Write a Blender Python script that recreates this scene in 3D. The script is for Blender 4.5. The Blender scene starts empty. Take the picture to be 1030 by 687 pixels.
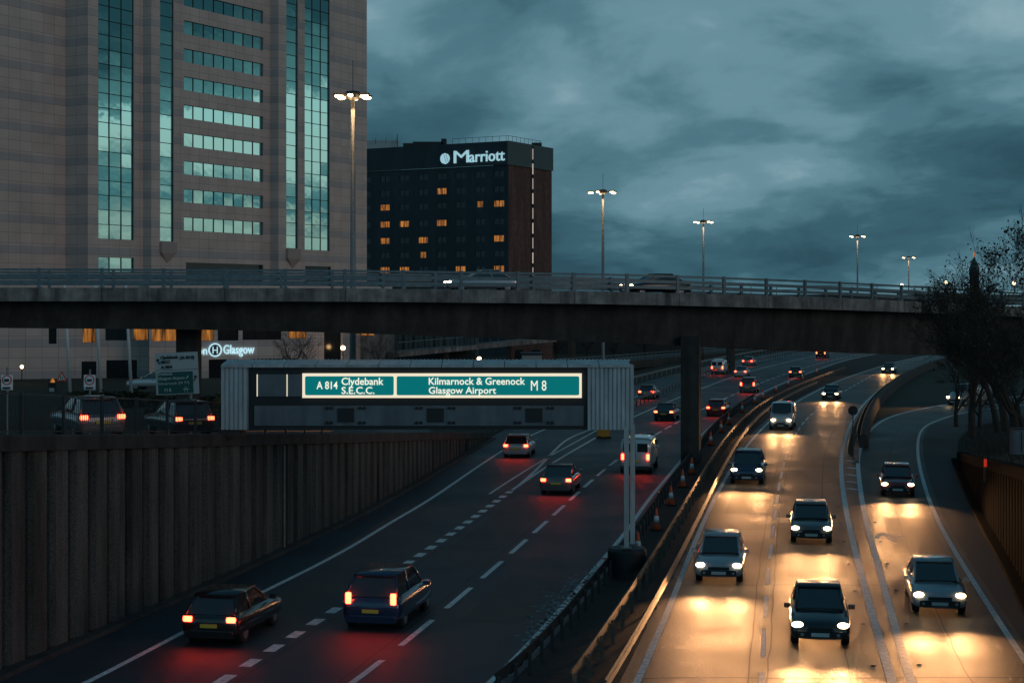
import bpy, bmesh, math, random
from mathutils import Vector, Matrix
random.seed(7)
R = math.radians
S = bpy.context.scene
COL = S.collection

# ------------------------------------------------------------------ camera, world, exposure
F, H, CX, HY = 1640.0, 10.1, 515.0, 305.0      # focal (photo px), eye height, centre column, horizon row
cam = bpy.data.cameras.new('camera'); camo = bpy.data.objects.new('camera', cam); COL.objects.link(camo)
camo.location = (0, 0, H); camo.rotation_euler = (R(90), 0, 0)
cam.sensor_width = 36; cam.lens = F * 36 / 1030; cam.shift_y = -(343.5 - HY) / 1030
cam.clip_start = .5; cam.clip_end = 6000
S.camera = camo
S.view_settings.view_transform = 'Standard'; S.view_settings.look = 'None'
S.view_settings.exposure = 0.0; S.view_settings.gamma = 1.0

SUN_EL, SUN_AZ = R(3.0), R(132)      # dusk glow off to the right of the frame
W = bpy.data.worlds.new('World'); S.world = W; W.use_nodes = True
nt = W.node_tree; nt.nodes.clear(); L = nt.links
def wn(t, **k):
    n = nt.nodes.new(t)
    for a, b in k.items(): setattr(n, a, b)
    return n
def wmath(op, a, b=None, c=None, clamp=False):
    n = wn('ShaderNodeMath', operation=op); n.use_clamp = clamp
    for i, v in enumerate((a, b, c)):
        if v is None: continue
        if isinstance(v, (int, float)): n.inputs[i].default_value = v
        else: L.new(v, n.inputs[i])
    return n.outputs[0]
def wramp(v, stops, interp='LINEAR'):
    n = wn('ShaderNodeValToRGB'); cr = n.color_ramp; cr.interpolation = interp
    cr.elements.remove(cr.elements[1]); cr.elements[0].position = stops[0][0]; cr.elements[0].color = (*stops[0][1], 1)
    for p, c in stops[1:]: e = cr.elements.new(p); e.color = (*c, 1)
    L.new(v, n.inputs[0]); return n.outputs[0]
def wmix(f, a, b, mode='MIX'):
    n = wn('ShaderNodeMix', data_type='RGBA', blend_type=mode)
    if isinstance(f, (int, float)): n.inputs[0].default_value = f
    else: L.new(f, n.inputs[0])
    for i, v in ((6, a), (7, b)):
        if isinstance(v, tuple): n.inputs[i].default_value = (*v, 1)
        else: L.new(v, n.inputs[i])
    return n.outputs[2]
geo = wn('ShaderNodeTexCoord'); sep = wn('ShaderNodeSeparateXYZ'); L.new(geo.outputs['Generated'], sep.inputs[0])
dx, dy, dz = sep.outputs
zz = wmath('ADD', wmath('MAXIMUM', dz, 0.0), 0.16)
cu = wmath('DIVIDE', dx, zz); cv = wmath('DIVIDE', dy, zz)
comb = wn('ShaderNodeCombineXYZ'); L.new(cu, comb.inputs[0]); L.new(cv, comb.inputs[1])
def cloudnoise(scale, detail, rough, off, dist=0.0):
    mp = wn('ShaderNodeMapping'); mp.inputs['Location'].default_value = off; mp.inputs['Scale'].default_value = (scale, scale * .62, 1)
    L.new(comb.outputs[0], mp.inputs[0])
    n = wn('ShaderNodeTexNoise'); n.inputs['Scale'].default_value = 1; n.inputs['Detail'].default_value = detail
    n.inputs['Roughness'].default_value = rough; n.inputs['Distortion'].default_value = dist
    L.new(mp.outputs[0], n.inputs['Vector']); return n.outputs[0]
n1 = cloudnoise(.85, 8, .50, (6.3, 2.9, 0), .30)
n2 = cloudnoise(3.2, 8, .56, (8.3, 4.2, 3), .35)
n3 = cloudnoise(1.6, 4, .5, (2.3, 9.2, 5), .3)
nn = wmath('ADD', wmath('MULTIPLY', n1, .76), wmath('MULTIPLY', n2, .24))
cloud = wramp(nn, [(.36, (.026, .076, .106)), (.43, (.040, .112, .150)), (.49, (.076, .178, .226)), (.555, (.136, .268, .326)), (.63, (.24, .39, .45))], 'EASE')
sky = wn('ShaderNodeTexSky', sky_type='NISHITA'); sky.sun_disc = False; sky.sun_elevation = SUN_EL; sky.sun_rotation = SUN_AZ
# the west: a pale gap under the cloud deck, outside the frame on the right
gapn = wramp(wmath('ADD', dz, wmath('MULTIPLY', wmath('SUBTRACT', n3, .5), .10)), [(.02, (.05, .12, .14)), (.035, (.42, .47, .40)), (.058, (.07, .17, .19)), (.068, (.10, .21, .22)), (.08, (.48, .58, .52)), (.118, (.46, .62, .58)), (.128, (.12, .24, .25)), (.165, (.022, .062, .078))])
side = wmath('MULTIPLY', wmath('SUBTRACT', dx, .52), 4.0, clamp=True)
base = wmix(side, cloud, gapn)
behind = wmath('MULTIPLY', wmath('SUBTRACT', wmath('MULTIPLY', dy, -1.0), .15), 1.6, clamp=True)
base = wmix(behind, base, (.10, .27, .36))
up = wmath('MULTIPLY', wmath('SUBTRACT', dz, .25), 2.5, clamp=True)
base = wmix(up, base, (.026, .092, .145))
tot = wmix(.0006, base, sky.outputs[0])
bg = wn('ShaderNodeBackground'); L.new(tot, bg.inputs[0]); bg.inputs[1].default_value = 1.0
wo = wn('ShaderNodeOutputWorld'); L.new(bg.outputs[0], wo.inputs[0])
sl = bpy.data.lights.new('sun', 'SUN'); sl.energy = .26; sl.angle = R(25); sl.color = (1, .72, .62)
so = bpy.data.objects.new('sun', sl); COL.objects.link(so)
so.rotation_euler = Vector((-math.sin(SUN_AZ), -math.cos(SUN_AZ) , -math.tan(R(14)))).to_track_quat('-Z', 'Y').to_euler()

# ------------------------------------------------------------------ coordinates
def G(px, py, z=0.0):                 # the point of the level z that stands at photo column px, row py
    Y = F * (H - z) / (py - HY); return Vector(((px - CX) * Y / F, Y, z))
def at(px, Y, z=0.0): return Vector(((px - CX) * Y / F, Y, z))
def zr(py, Y): return H - (py - HY) * Y / F
def smooth(pts, n=8):
    out = []; P = [pts[0] * 2 - pts[1]] + list(pts) + [pts[-1] * 2 - pts[-2]]
    for i in range(1, len(P) - 2):
        a, b, c, d = P[i - 1:i + 3]
        for k in range(n):
            t = k / n
            out.append(.5 * ((2 * b) + (c - a) * t + (2 * a - 5 * b + 4 * c - d) * t * t + (3 * b - a - 3 * c + d) * t ** 3))
    out.append(P[-2].copy()); return out
def relax(p, k=6):
    p = [q.copy() for q in p]
    for _ in range(k):
        p = [p[0]] + [(p[i - 1] + p[i] * 2 + p[i + 1]) / 4 for i in range(1, len(p) - 1)] + [p[-1]]
    return p
def resample(p, step):
    out = [p[0].copy()]; acc = 0.0
    for a, b in zip(p, p[1:]):
        d = (b - a).length; 
        if d < 1e-9: continue
        while acc + d >= step:
            t = (step - acc) / d; a = a.lerp(b, t); out.append(a.copy()); d = (b - a).length; acc = 0.0
        acc += d
    return out
def curve(px, step=2.0): return resample(relax(smooth([G(*q) for q in px])), step)
def normals(p):
    out = []
    for i in range(len(p)):
        t = p[min(i + 1, len(p) - 1)] - p[max(i - 1, 0)]; t.z = 0; t.normalize(); out.append(Vector((t.y, -t.x, 0)))   # to the right of travel
    return out
def offset(p, d): return [a + n * d for a, n in zip(p, normals(p))]
def xat(c, Y):
    for a, b in zip(c, c[1:]):
        if a.y <= Y <= b.y: return a.x + (b.x - a.x) * (Y - a.y) / (b.y - a.y)
    return c[0].x if Y < c[0].y else c[-1].x

# ------------------------------------------------------------------ object helpers
def new(name, bm, mat, parent=None, smooth_sh=False, recalc=True):
    if recalc: bmesh.ops.recalc_face_normals(bm, faces=bm.faces)
    me = bpy.data.meshes.new(name); bm.to_mesh(me); bm.free()
    for m in (mat if isinstance(mat, (list, tuple)) else [mat]): me.materials.append(m)
    if smooth_sh:
        for p in me.polygons: p.use_smooth = True
    o = bpy.data.objects.new(name, me); COL.objects.link(o)
    if parent: o.parent = parent
    return o
def world(o):                           # parts built in world space keep their place under a moved root
    if o.parent: o.matrix_parent_inverse = Matrix.Translation(-o.parent.location) if not any(o.parent.rotation_euler) else (Matrix.Translation(o.parent.location) @ o.parent.rotation_euler.to_matrix().to_4x4()).inverted()
    return o
def thing(name, label, cat, loc=(0, 0, 0), rz=0.0, group=None):
    o = bpy.data.objects.new(name, None); COL.objects.link(o); o.location = loc; o.rotation_euler = (0, 0, rz); o.empty_display_size = .3
    return tag(o, label, cat, group)
def tag(o, label, cat, group=None):
    o['label'] = label; o['category'] = cat
    if group: o['group'] = group
    return o
def struct(name, bm, mat, **k):
    o = new(name, bm, mat, **k); o['kind'] = 'structure'; return o
def box(bm, c, s, rot=None, mi=0):
    vs = []
    for i in (-1, 1):
        for j in (-1, 1):
            for k in (-1, 1):
                v = Vector((i * s[0] / 2, j * s[1] / 2, k * s[2] / 2))
                if rot is not None: v = rot @ v
                vs.append(bm.verts.new(v + Vector(c)))
    for f in ((0, 1, 3, 2), (4, 6, 7, 5), (0, 4, 5, 1), (2, 3, 7, 6), (0, 2, 6, 4), (1, 5, 7, 3)):
        fc = bm.faces.new([vs[q] for q in f]); fc.material_index = mi
def beam(bm, a, b, w, h, mi=0):
    d = b - a; l = d.length
    if l < 1e-6: return
    x = d.normalized(); up = Vector((0, 0, 1)) if abs(x.z) < .95 else Vector((0, 1, 0)); y = up.cross(x).normalized(); z = x.cross(y)
    box(bm, (a + b) / 2, (l, w, h), Matrix((x, y, z)).transposed(), mi)
def tube(bm, pts, rad, n=8, cap=True):
    rings = []
    for i, p in enumerate(pts):
        t = (pts[min(i + 1, len(pts) - 1)] - pts[max(i - 1, 0)]).normalized()
        up = Vector((0, 0, 1)) if abs(t.z) < .9 else Vector((1, 0, 0)); x = up.cross(t).normalized(); y = t.cross(x)
        r = rad[i] if isinstance(rad, (list, tuple)) else rad
        rings.append([bm.verts.new(p + (x * math.cos(2 * math.pi * k / n) + y * math.sin(2 * math.pi * k / n)) * r) for k in range(n)])
    for a, b in zip(rings, rings[1:]):
        for k in range(n): bm.faces.new((a[k], a[(k + 1) % n], b[(k + 1) % n], b[k]))
    if cap: bm.faces.new(rings[0][::-1]); bm.faces.new(rings[-1])
def lathe(bm, c, prof, n=20, axis='Z', mi=0):
    rings = []
    for r, h in prof:
        ring = []
        for k in range(n):
            a = 2 * math.pi * k / n
            if axis == 'Z': v = Vector((r * math.cos(a), r * math.sin(a), h))
            elif axis == 'Y': v = Vector((r * math.cos(a), h, r * math.sin(a)))
            else: v = Vector((h, r * math.cos(a), r * math.sin(a)))
            ring.append(bm.verts.new(Vector(c) + v))
        rings.append(ring)
    for a, b in zip(rings, rings[1:]):
        for k in range(n): bm.faces.new((a[k], a[(k + 1) % n], b[(k + 1) % n], b[k])).material_index = mi
    bm.faces.new(rings[0][::-1]).material_index = mi; bm.faces.new(rings[-1]).material_index = mi
def ribbon(bm, p, w0, w1, z, zfun=None):
    n = normals(p); prev = None
    for a, m in zip(p, n):
        A = a + m * w0; B = a + m * w1; A.z = z; B.z = z
        cur = (bm.verts.new(A), bm.verts.new(B))
        if prev: bm.faces.new((prev[0], prev[1], cur[1], cur[0]))
        prev = cur
def sweep(bm, p, prof, closed=True, mi=0):        # prof: (offset to the right, z) pairs, along path p (z added)
    n = normals(p); prev = None
    for a, m in zip(p, n):
        ring = [bm.verts.new(Vector((a.x + m.x * q[0], a.y + m.y * q[0], a.z + q[1]))) for q in prof]
        if prev:
            for k in range(len(ring) - (0 if closed else 1)):
                bm.faces.new((prev[k], prev[(k + 1) % len(ring)], ring[(k + 1) % len(ring)], ring[k])).material_index = mi
        elif closed: bm.faces.new(ring)
        prev = ring
    if closed: bm.faces.new(prev[::-1])
def text(body, size, mat, name, parent, M, ext=.01, bold=0.0, align='LEFT', sx=1.0, depthspace=None):
    cu_ = bpy.data.curves.new('txt', 'FONT'); cu_.body = body; cu_.size = size; cu_.extrude = ext; cu_.offset = 0.0 if 'M' in body else bold; cu_.align_x = align; cu_.resolution_u = 3
    t = bpy.data.objects.new('txt', cu_); COL.objects.link(t)
    dg = bpy.context.evaluated_depsgraph_get(); me = bpy.data.meshes.new_from_object(t.evaluated_get(dg))
    bpy.data.objects.remove(t); bpy.data.curves.remove(cu_)
    me.transform(M @ Matrix.Diagonal((sx, 1, 1, 1))); me.materials.clear(); me.materials.append(mat)
    o = bpy.data.objects.new(name, me); COL.objects.link(o)
    if parent: o.parent = parent
    return o
def frame_matrix(o, x, up=Vector((0, 0, 1))):     # local x, local y(up) -> world
    x = x.normalized(); z = x.cross(up).normalized(); m = Matrix((x, up, z)).transposed().to_4x4(); m.translation = o; return m

# ------------------------------------------------------------------ materials
def mat(name, col, rough=.6, metal=0.0, noise=None, bump=0.0, bscale=30, spec=.5, emit=None, es=0.0, coord='Object'):
    m = bpy.data.materials.new(name); m.use_nodes = True; t = m.node_tree; b = t.nodes['Principled BSDF']
    b.inputs['Base Color'].default_value = (*col, 1); b.inputs['Roughness'].default_value = rough; b.inputs['Metallic'].default_value = metal
    b.inputs['Specular IOR Level'].default_value = spec
    tc = t.nodes.new('ShaderNodeTexCoord')
    if noise:                              # (scale, amount, detail)
        sc, am, de = noise
        nz = t.nodes.new('ShaderNodeTexNoise'); nz.inputs['Scale'].default_value = sc; nz.inputs['Detail'].default_value = de; nz.inputs['Roughness'].default_value = .62
        t.links.new(tc.outputs[coord], nz.inputs['Vector'])
        r = t.nodes.new('ShaderNodeValToRGB'); r.color_ramp.elements[0].position = .3; r.color_ramp.elements[1].position = .7
        r.color_ramp.elements[0].color = (*[c * (1 - am) for c in col], 1); r.color_ramp.elements[1].color = (*[min(1, c * (1 + am)) for c in col], 1)
        t.links.new(nz.outputs[0], r.inputs[0]); t.links.new(r.outputs[0], b.inputs['Base Color'])
        mr = t.nodes.new('ShaderNodeMapRange'); mr.inputs['To Min'].default_value = max(0, rough - .12); mr.inputs['To Max'].default_value = min(1, rough + .12)
        t.links.new(nz.outputs[0], mr.inputs[0]); t.links.new(mr.outputs[0], b.inputs['Roughness'])
    if bump:
        n2_ = t.nodes.new('ShaderNodeTexNoise'); n2_.inputs['Scale'].default_value = bscale; n2_.inputs['Detail'].default_value = 4
        t.links.new(tc.outputs[coord], n2_.inputs['Vector'])
        bp = t.nodes.new('ShaderNodeBump'); bp.inputs['Strength'].default_value = bump; bp.inputs['Distance'].default_value = .02
        t.links.new(n2_.outputs[0], bp.inputs['Height']); t.links.new(bp.outputs[0], b.inputs['Normal'])
    if emit:
        b.inputs['Emission Color'].default_value = (*emit, 1); b.inputs['Emission Strength'].default_value = es
    return m
def streaks(m, amt=.45, sc=1.3):          # rain streaks and soot runs down a wall
    t = m.node_tree; b = t.nodes['Principled BSDF']; N = t.nodes.new; K = t.links.new
    tc = N('ShaderNodeTexCoord'); mp = N('ShaderNodeMapping'); mp.inputs['Scale'].default_value = (sc, sc, sc * .12); K(tc.outputs['Object'], mp.inputs[0])
    nz = N('ShaderNodeTexNoise'); nz.inputs['Scale'].default_value = 1; nz.inputs['Detail'].default_value = 7; nz.inputs['Roughness'].default_value = .65; K(mp.outputs[0], nz.inputs['Vector'])
    mr = N('ShaderNodeMapRange'); mr.inputs['From Min'].default_value = .35; mr.inputs['From Max'].default_value = .65; mr.inputs['To Min'].default_value = 1 - amt; mr.inputs['To Max'].default_value = 1 + amt; K(nz.outputs[0], mr.inputs[0])
    sc_ = N('ShaderNodeVectorMath'); sc_.operation = 'SCALE'; K(mr.outputs[0], sc_.inputs['Scale'])
    lk = b.inputs['Base Color'].links[0]; K(lk.from_socket, sc_.inputs[0]); t.links.remove(lk) if False else None; K(sc_.outputs[0], b.inputs['Base Color']); return m
def asphalt(name, base, r0, r1, track=None):
    m = bpy.data.materials.new(name); m.use_nodes = True; t = m.node_tree; b = t.nodes['Principled BSDF']; N = t.nodes.new; K = t.links.new
    tc = N('ShaderNodeTexCoord')
    mp = N('ShaderNodeMapping'); mp.inputs['Scale'].default_value = (.8, .06, 1); mp.inputs['Rotation'].default_value = (0, 0, R(-6)); K(tc.outputs['Object'], mp.inputs[0])
    a = N('ShaderNodeTexNoise'); a.inputs['Scale'].default_value = 1.0; a.inputs['Detail'].default_value = 6; K(mp.outputs[0], a.inputs['Vector'])
    f = N('ShaderNodeTexNoise'); f.inputs['Scale'].default_value = 9; f.inputs['Detail'].default_value = 5; f.inputs['Roughness'].default_value = .7; K(tc.outputs['Object'], f.inputs['Vector'])
    g = N('ShaderNodeTexNoise'); g.inputs['Scale'].default_value = .22; g.inputs['Detail'].default_value = 5; K(tc.outputs['Object'], g.inputs['Vector'])
    s1 = N('ShaderNodeMath'); s1.operation = 'MULTIPLY_ADD'; K(a.outputs[0], s1.inputs[0]); s1.inputs[1].default_value = .5; K(g.outputs[0], s1.inputs[2])
    s2 = N('ShaderNodeMath'); s2.operation = 'MULTIPLY_ADD'; K(f.outputs[0], s2.inputs[0]); s2.inputs[1].default_value = .35; K(s1.outputs[0], s2.inputs[2])
    r = N('ShaderNodeValToRGB'); r.color_ramp.elements[0].position = .62; r.color_ramp.elements[1].position = 1.15 if False else 1.0
    r.color_ramp.elements[0].color = (*[c * .45 for c in base], 1); r.color_ramp.elements[1].color = (*[c * 1.8 for c in base], 1)
    K(s2.outputs[0], r.inputs[0]); K(r.outputs[0], b.inputs['Base Color'])
    mr = N('ShaderNodeMapRange'); mr.inputs['From Min'].default_value = .6; mr.inputs['From Max'].default_value = 1.1; mr.inputs['To Min'].default_value = r0; mr.inputs['To Max'].default_value = r1
    K(s2.outputs[0], mr.inputs[0]); K(mr.outputs[0], b.inputs['Roughness'])
    v = N('ShaderNodeTexVoronoi'); v.inputs['Scale'].default_value = 45; K(tc.outputs['Object'], v.inputs['Vector'])
    bp = N('ShaderNodeBump'); bp.inputs['Strength'].default_value = .9; bp.inputs['Distance'].default_value = .012; K(v.outputs['Distance'], bp.inputs['Height']); K(bp.outputs[0], b.inputs['Normal'])
    return m
M_road = asphalt('asphalt', (.018, .025, .031), .40, .62)
M_road_r = asphalt('asphalt_polished', (.044, .041, .037), .36, .60)
M_shoulder = asphalt('asphalt_shoulder', (.030, .031, .033), .5, .75)
M_earth = mat('earth', (.022, .018, .015), .9, noise=(1.2, .6, 6), bump=.8, bscale=6)
M_grass = mat('rough_grass', (.02, .026, .014), .95, noise=(2.5, .6, 6), bump=1, bscale=9)
M_paint = mat('road_paint', (.72, .72, .70), .6, noise=(5, .4, 7))
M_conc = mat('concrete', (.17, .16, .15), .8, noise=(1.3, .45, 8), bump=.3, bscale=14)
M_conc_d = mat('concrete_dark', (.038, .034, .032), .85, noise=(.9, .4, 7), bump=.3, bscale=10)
M_wall = mat('exposed_aggregate', (.060, .060, .056), .95, noise=(22, .75, 8), bump=1.0, bscale=24)
M_cope = mat('stained_coping', (.03, .03, .031), .9, noise=(1.4, .5, 8), bump=.3)
M_steel = mat('galvanised_steel', (.20, .215, .225), .5, .5, noise=(5, .25, 4))
M_rail = mat('painted_rail_blue_grey', (.12, .17, .19), .45, .3, noise=(3, .25, 4))
M_guard = mat('weathered_guardrail', (.13, .105, .085), .65, .2, noise=(3, .5, 6))
M_dark = mat('black_paint', (.012, .014, .016), .5)
M_darkm = mat('dark_metal', (.04, .045, .05), .45, .4)
M_clad = mat('pale_cladding', (.40, .45, .47), .5, .15, noise=(1.5, .12, 5))
M_clad_mid = mat('grey_panel', (.10, .125, .145), .5, noise=(2, .12, 4))
M_white = mat('white_paint', (.75, .76, .76), .4)
M_signface = mat('retroreflective_grey', (.36, .42, .42), .5)
M_signgreen = mat('sign_green_unlit', (.006, .08, .075), .5)
M_signwhite = mat('sign_lettering', (.45, .55, .52), .5)
M_red = mat('signal_red', (.6, .03, .02), .45)
M_orange = mat('cone_orange', (.75, .10, .02), .5)
M_rubber = mat('rubber', (.015, .015, .015), .8)
M_glass_car = mat('car_glass', (.018, .022, .025), .05, 0, spec=1.0)
M_rim = mat('alloy', (.35, .36, .38), .35, .8)
M_plate_w = mat('plate_white', (.6, .6, .58), .4); M_plate_y = mat('plate_yellow', (.6, .45, .06), .4)
M_hl = mat('headlamp_lit', (1, .9, .7), .3, emit=(1, .70, .36), es=22)
M_tl = mat('tail_lamp_lit', (.5, .01, .01), .3, emit=(1, .045, .018), es=22)
M_ind = mat('indicator_lamp', (.5, .15, .01), .3)
M_lamp = mat('lamp_lens_lit', (1, .9, .7), .3, emit=(1, .60, .26), es=14)
M_lit_sign = mat('backlit_green', (.0, .12, .12), .4, emit=(.0, .145, .15), es=.9)
M_lit_white = mat('backlit_white', (.9, .88, .8), .4, emit=(1, .93, .75), es=.85)
M_lit_frame = mat('backlit_cream_frame', (.9, .85, .7), .4, emit=(1, .84, .6), es=.8)
M_logo = mat('backlit_lettering', (.6, .75, .8), .4, emit=(.28, .47, .52), es=1.0)
M_logo2 = mat('backlit_lettering_bright', (.6, .75, .8), .4, emit=(.42, .66, .74), es=1.0)
M_bark = mat('bark', (.035, .026, .02), .95, noise=(8, .4, 5), bump=.5)
M_leaf = mat('dry_leaves', (.05, .032, .02), .9)
M_hedge = mat('hedge_leaves', (.03, .045, .02), .8, noise=(3, .5, 5))
M_brick = mat('brown_brick', (.11, .06, .05), .9, noise=(1.2, .35, 7), bump=.3)
M_band = mat('dark_green_cladding', (.042, .075, .082), .5, noise=(.6, .12, 4))
M_bfront = mat('dark_cladding', (.020, .028, .036), .55, noise=(.5, .2, 4))
M_win_d = mat('dark_window', (.008, .012, .016), .15, spec=.6)
for m_, a_, s_ in ((M_wall, .65, 1.1), (M_conc, .55, 1.4), (M_conc_d, .5, .8), (M_cope, .5, 1.2), (M_clad, .22, 3.0), (M_clad_mid, .25, 2.0), (M_brick, .3, .6), (M_bfront, .35, .4)): streaks(m_, a_, s_)
def warmwindow(name, s):
    m = bpy.data.materials.new(name); m.use_nodes = True; t = m.node_tree; b = t.nodes['Principled BSDF']
    tc = t.nodes.new('ShaderNodeTexCoord'); mp = t.nodes.new('ShaderNodeMapping'); mp.inputs['Scale'].default_value = (3.4, 3.4, .35); t.links.new(tc.outputs['Object'], mp.inputs[0])
    nz = t.nodes.new('ShaderNodeTexNoise'); nz.inputs['Scale'].default_value = 1; nz.inputs['Detail'].default_value = 3; t.links.new(mp.outputs[0], nz.inputs['Vector'])
    r = t.nodes.new('ShaderNodeValToRGB'); e = r.color_ramp.elements; e[0].position = .34; e[0].color = (.05, .012, .002, 1); e[1].position = .68; e[1].color = (1, .36, .06, 1)
    t.links.new(nz.outputs[0], r.inputs[0]); t.links.new(r.outputs[0], b.inputs['Emission Color']); b.inputs['Emission Strength'].default_value = s
    b.inputs['Base Color'].default_value = (.02, .02, .02, 1); b.inputs['Roughness'].default_value = .2
    return m
M_winlit = warmwindow('room_light_behind_curtains', .55)
M_winlow = warmwindow('lobby_light', .45)
def stone():
    m = bpy.data.materials.new('granite_panels'); m.use_nodes = True; t = m.node_tree; b = t.nodes['Principled BSDF']; N = t.nodes.new; K = t.links.new
    uv = N('ShaderNodeUVMap'); uv.uv_map = 'uv'
    mp = N('ShaderNodeMapping'); mp.inputs['Scale'].default_value = (1, 1, 1); K(uv.outputs[0], mp.inputs[0])
    br = N('ShaderNodeTexBrick'); br.offset = 0.0; br.inputs['Scale'].default_value = 1.0; br.inputs['Brick Width'].default_value = 1.5; br.inputs['Row Height'].default_value = 1.0
    br.inputs['Mortar Size'].default_value = .018; br.inputs['Mortar Smooth'].default_value = .1; br.inputs['Bias'].default_value = 0
    br.inputs['Color1'].default_value = (.60, .465, .41, 1); br.inputs['Color2'].default_value = (.54, .415, .365, 1); br.inputs['Mortar'].default_value = (.20, .18, .17, 1)  # warm glow put into the colour: panels tinted extra pink
    K(mp.outputs[0], br.inputs['Vector'])
    # one grey course per floor
    sp = N('ShaderNodeSeparateXYZ'); K(uv.outputs[0], sp.inputs[0])
    md = N('ShaderNodeMath'); md.operation = 'MODULO'; md.inputs[1].default_value = 3.0; K(sp.outputs[1], md.inputs[0])
    lt = N('ShaderNodeMath'); lt.operation = 'LESS_THAN'; lt.inputs[1].default_value = .75; K(md.outputs[0], lt.inputs[0])
    mx = N('ShaderNodeMix'); mx.data_type = 'RGBA'; K(br.outputs[0], mx.inputs[6]); mx.blend_type = 'MULTIPLY'; mx.inputs[7].default_value = (.74, .82, .90, 1); K(lt.outputs[0], mx.inputs[0])
    nz = N('ShaderNodeTexNoise'); nz.inputs['Scale'].default_value = .35; nz.inputs['Detail'].default_value = 7; K(uv.outputs[0], nz.inputs['Vector'])
    mr = N('ShaderNodeMapRange'); mr.inputs['To Min'].default_value = .72; mr.inputs['To Max'].default_value = 1.25; K(nz.outputs[0], mr.inputs[0])
    m2 = N('ShaderNodeVectorMath'); m2.operation = 'SCALE'; K(mx.outputs[2], m2.inputs[0]); K(mr.outputs[0], m2.inputs['Scale'])
    K(m2.outputs[0], b.inputs['Base Color']); b.inputs['Roughness'].default_value = .42
    return m
M_stone = stone()
def facade_glass():
    m = bpy.data.materials.new('reflective_teal_glass'); m.use_nodes = True; t = m.node_tree; b = t.nodes['Principled BSDF']; N = t.nodes.new; K = t.links.new
    b.inputs['Base Color'].default_value = (.50, .78, .78, 1); b.inputs['Metallic'].default_value = 1; b.inputs['Roughness'].default_value = .02
    uv = N('ShaderNodeUVMap'); uv.uv_map = 'uv'
    nz = N('ShaderNodeTexNoise'); nz.inputs['Scale'].default_value = .9; nz.inputs['Detail'].default_value = 1; K(uv.outputs[0], nz.inputs['Vector'])
    bp = N('ShaderNodeBump'); bp.inputs['Strength'].default_value = .15; bp.inputs['Distance'].default_value = .02; K(nz.outputs[0], bp.inputs['Height']); K(bp.outputs[0], b.inputs['Normal'])
    return m
M_fglass = facade_glass()

# ------------------------------------------------------------------ curves of the road (level z = 0)
c_wall = curve([(-70, 706), (0, 675), (75, 643), (150, 611), (209, 585), (262, 561), (337, 527), (400, 494), (462, 458), (501, 436), (545, 413), (634, 388), (686, 374), (760, 358), (840, 346), (930, 337), (1080, 330)])
c_ledge = curve([(30, 712), (86, 687), (224, 615), (337, 559), (392, 526), (436, 500), (484, 467), (520, 445), (560, 427), (634, 401), (690, 382), (760, 364), (840, 350), (930, 340), (1080, 332.5)])
c_chev = curve([(190, 705), (224, 684), (337, 613), (418, 561), (462, 531), (519, 490), (560, 463), (598, 441), (634, 421), (690, 397), (760, 372), (840, 354.5), (930, 343), (1080, 334.5)])
c_lane = curve([(340, 697), (384, 664), (418, 637), (464, 599), (497, 571), (530, 542), (570, 506), (600, 479), (634, 453), (686, 422), (740, 396), (790, 376), (850, 359.5), (930, 346.5), (1080, 336.5)])
c_redge = curve([(470, 704), (500, 680), (543, 636), (576, 598), (628, 537), (652, 503), (686, 462), (705, 438), (739, 410), (777, 390), (827, 370), (860, 359.5) if False else (870, 358), (950, 347), (1080, 339)])
c_bar1 = offset(c_redge, .75)
c_bar2 = curve([(575, 705), (590, 683), (625, 629), (659, 573), (690, 518), (714, 475), (736, 442), (760, 418), (785, 402), (815, 388), (860, 371), (920, 356), (1000, 345.5), (1090, 340)])
c_r1 = curve([(628, 708), (641, 685), (674, 609), (707, 526), (735, 472), (760, 438), (785, 415), (820, 394), (860, 377), (920, 360), (1000, 348), (1090, 342)])
c_rlane = curve([(765, 712), (766, 685), (772, 584), (781, 506), (790, 460), (802, 434), (817, 416), (845, 396), (877, 378), (904, 366.5), (950, 356.5), (1020, 348), (1090, 344)])
c_r2 = curve([(910, 725), (897, 685), (868, 584), (851, 514), (846, 470), (849, 445), (857, 424), (870, 405), (890, 389), (915, 375), (950, 363.5), (1020, 352), (1090, 346.5)])
c_s1 = curve([(932, 722), (916, 685), (890, 593), (870, 519), (864, 480), (864, 455), (876, 432), (902, 417), (958, 406), (1040, 397)])
c_s2 = curve([(1062, 705), (1030, 663), (973, 575), (943, 523), (929, 485), (923, 455), (926, 434), (940, 424), (975, 414), (1040, 406)])
c_wallr = curve([(1150, 770), (1060, 640), (1028, 578), (999, 530), (978, 490), (964, 455), (966, 440), (985, 428), (1040, 418)])

def fill(name, a, b, z, m, st=True):
    bm = bmesh.new(); va = [bm.verts.new((p.x, p.y, z)) for p in a]; vb = [bm.verts.new((p.x, p.y, z)) for p in b]
    i = j = 0
    while i < len(va) - 1 or j < len(vb) - 1:
        if j == len(vb) - 1 or (i < len(va) - 1 and (va[i + 1].co - vb[j].co).length < (vb[j + 1].co - va[i].co).length):
            bm.faces.new((va[i], vb[j], va[i + 1])); i += 1
        else:
            bm.faces.new((va[i], vb[j], vb[j + 1])); j += 1
    o = new(name, bm, m, recalc=False)
    for p in o.data.polygons:
        if p.normal.z < 0: p.flip()
    if st: o['kind'] = 'structure'
    return o
bm = bmesh.new(); q = [bm.verts.new(v) for v in ((-1500, -60, -.05), (1500, -60, -.05), (1500, 3000, -.05), (-1500, 3000, -.05))]; bm.faces.new(q)
struct('ground', bm, M_grass)
back = [Vector((c_wall[0].x - 1.2, 20, 0))]
fill('motorway_westbound', c_wall, offset(c_redge, .55), 0.0, M_road)
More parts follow.
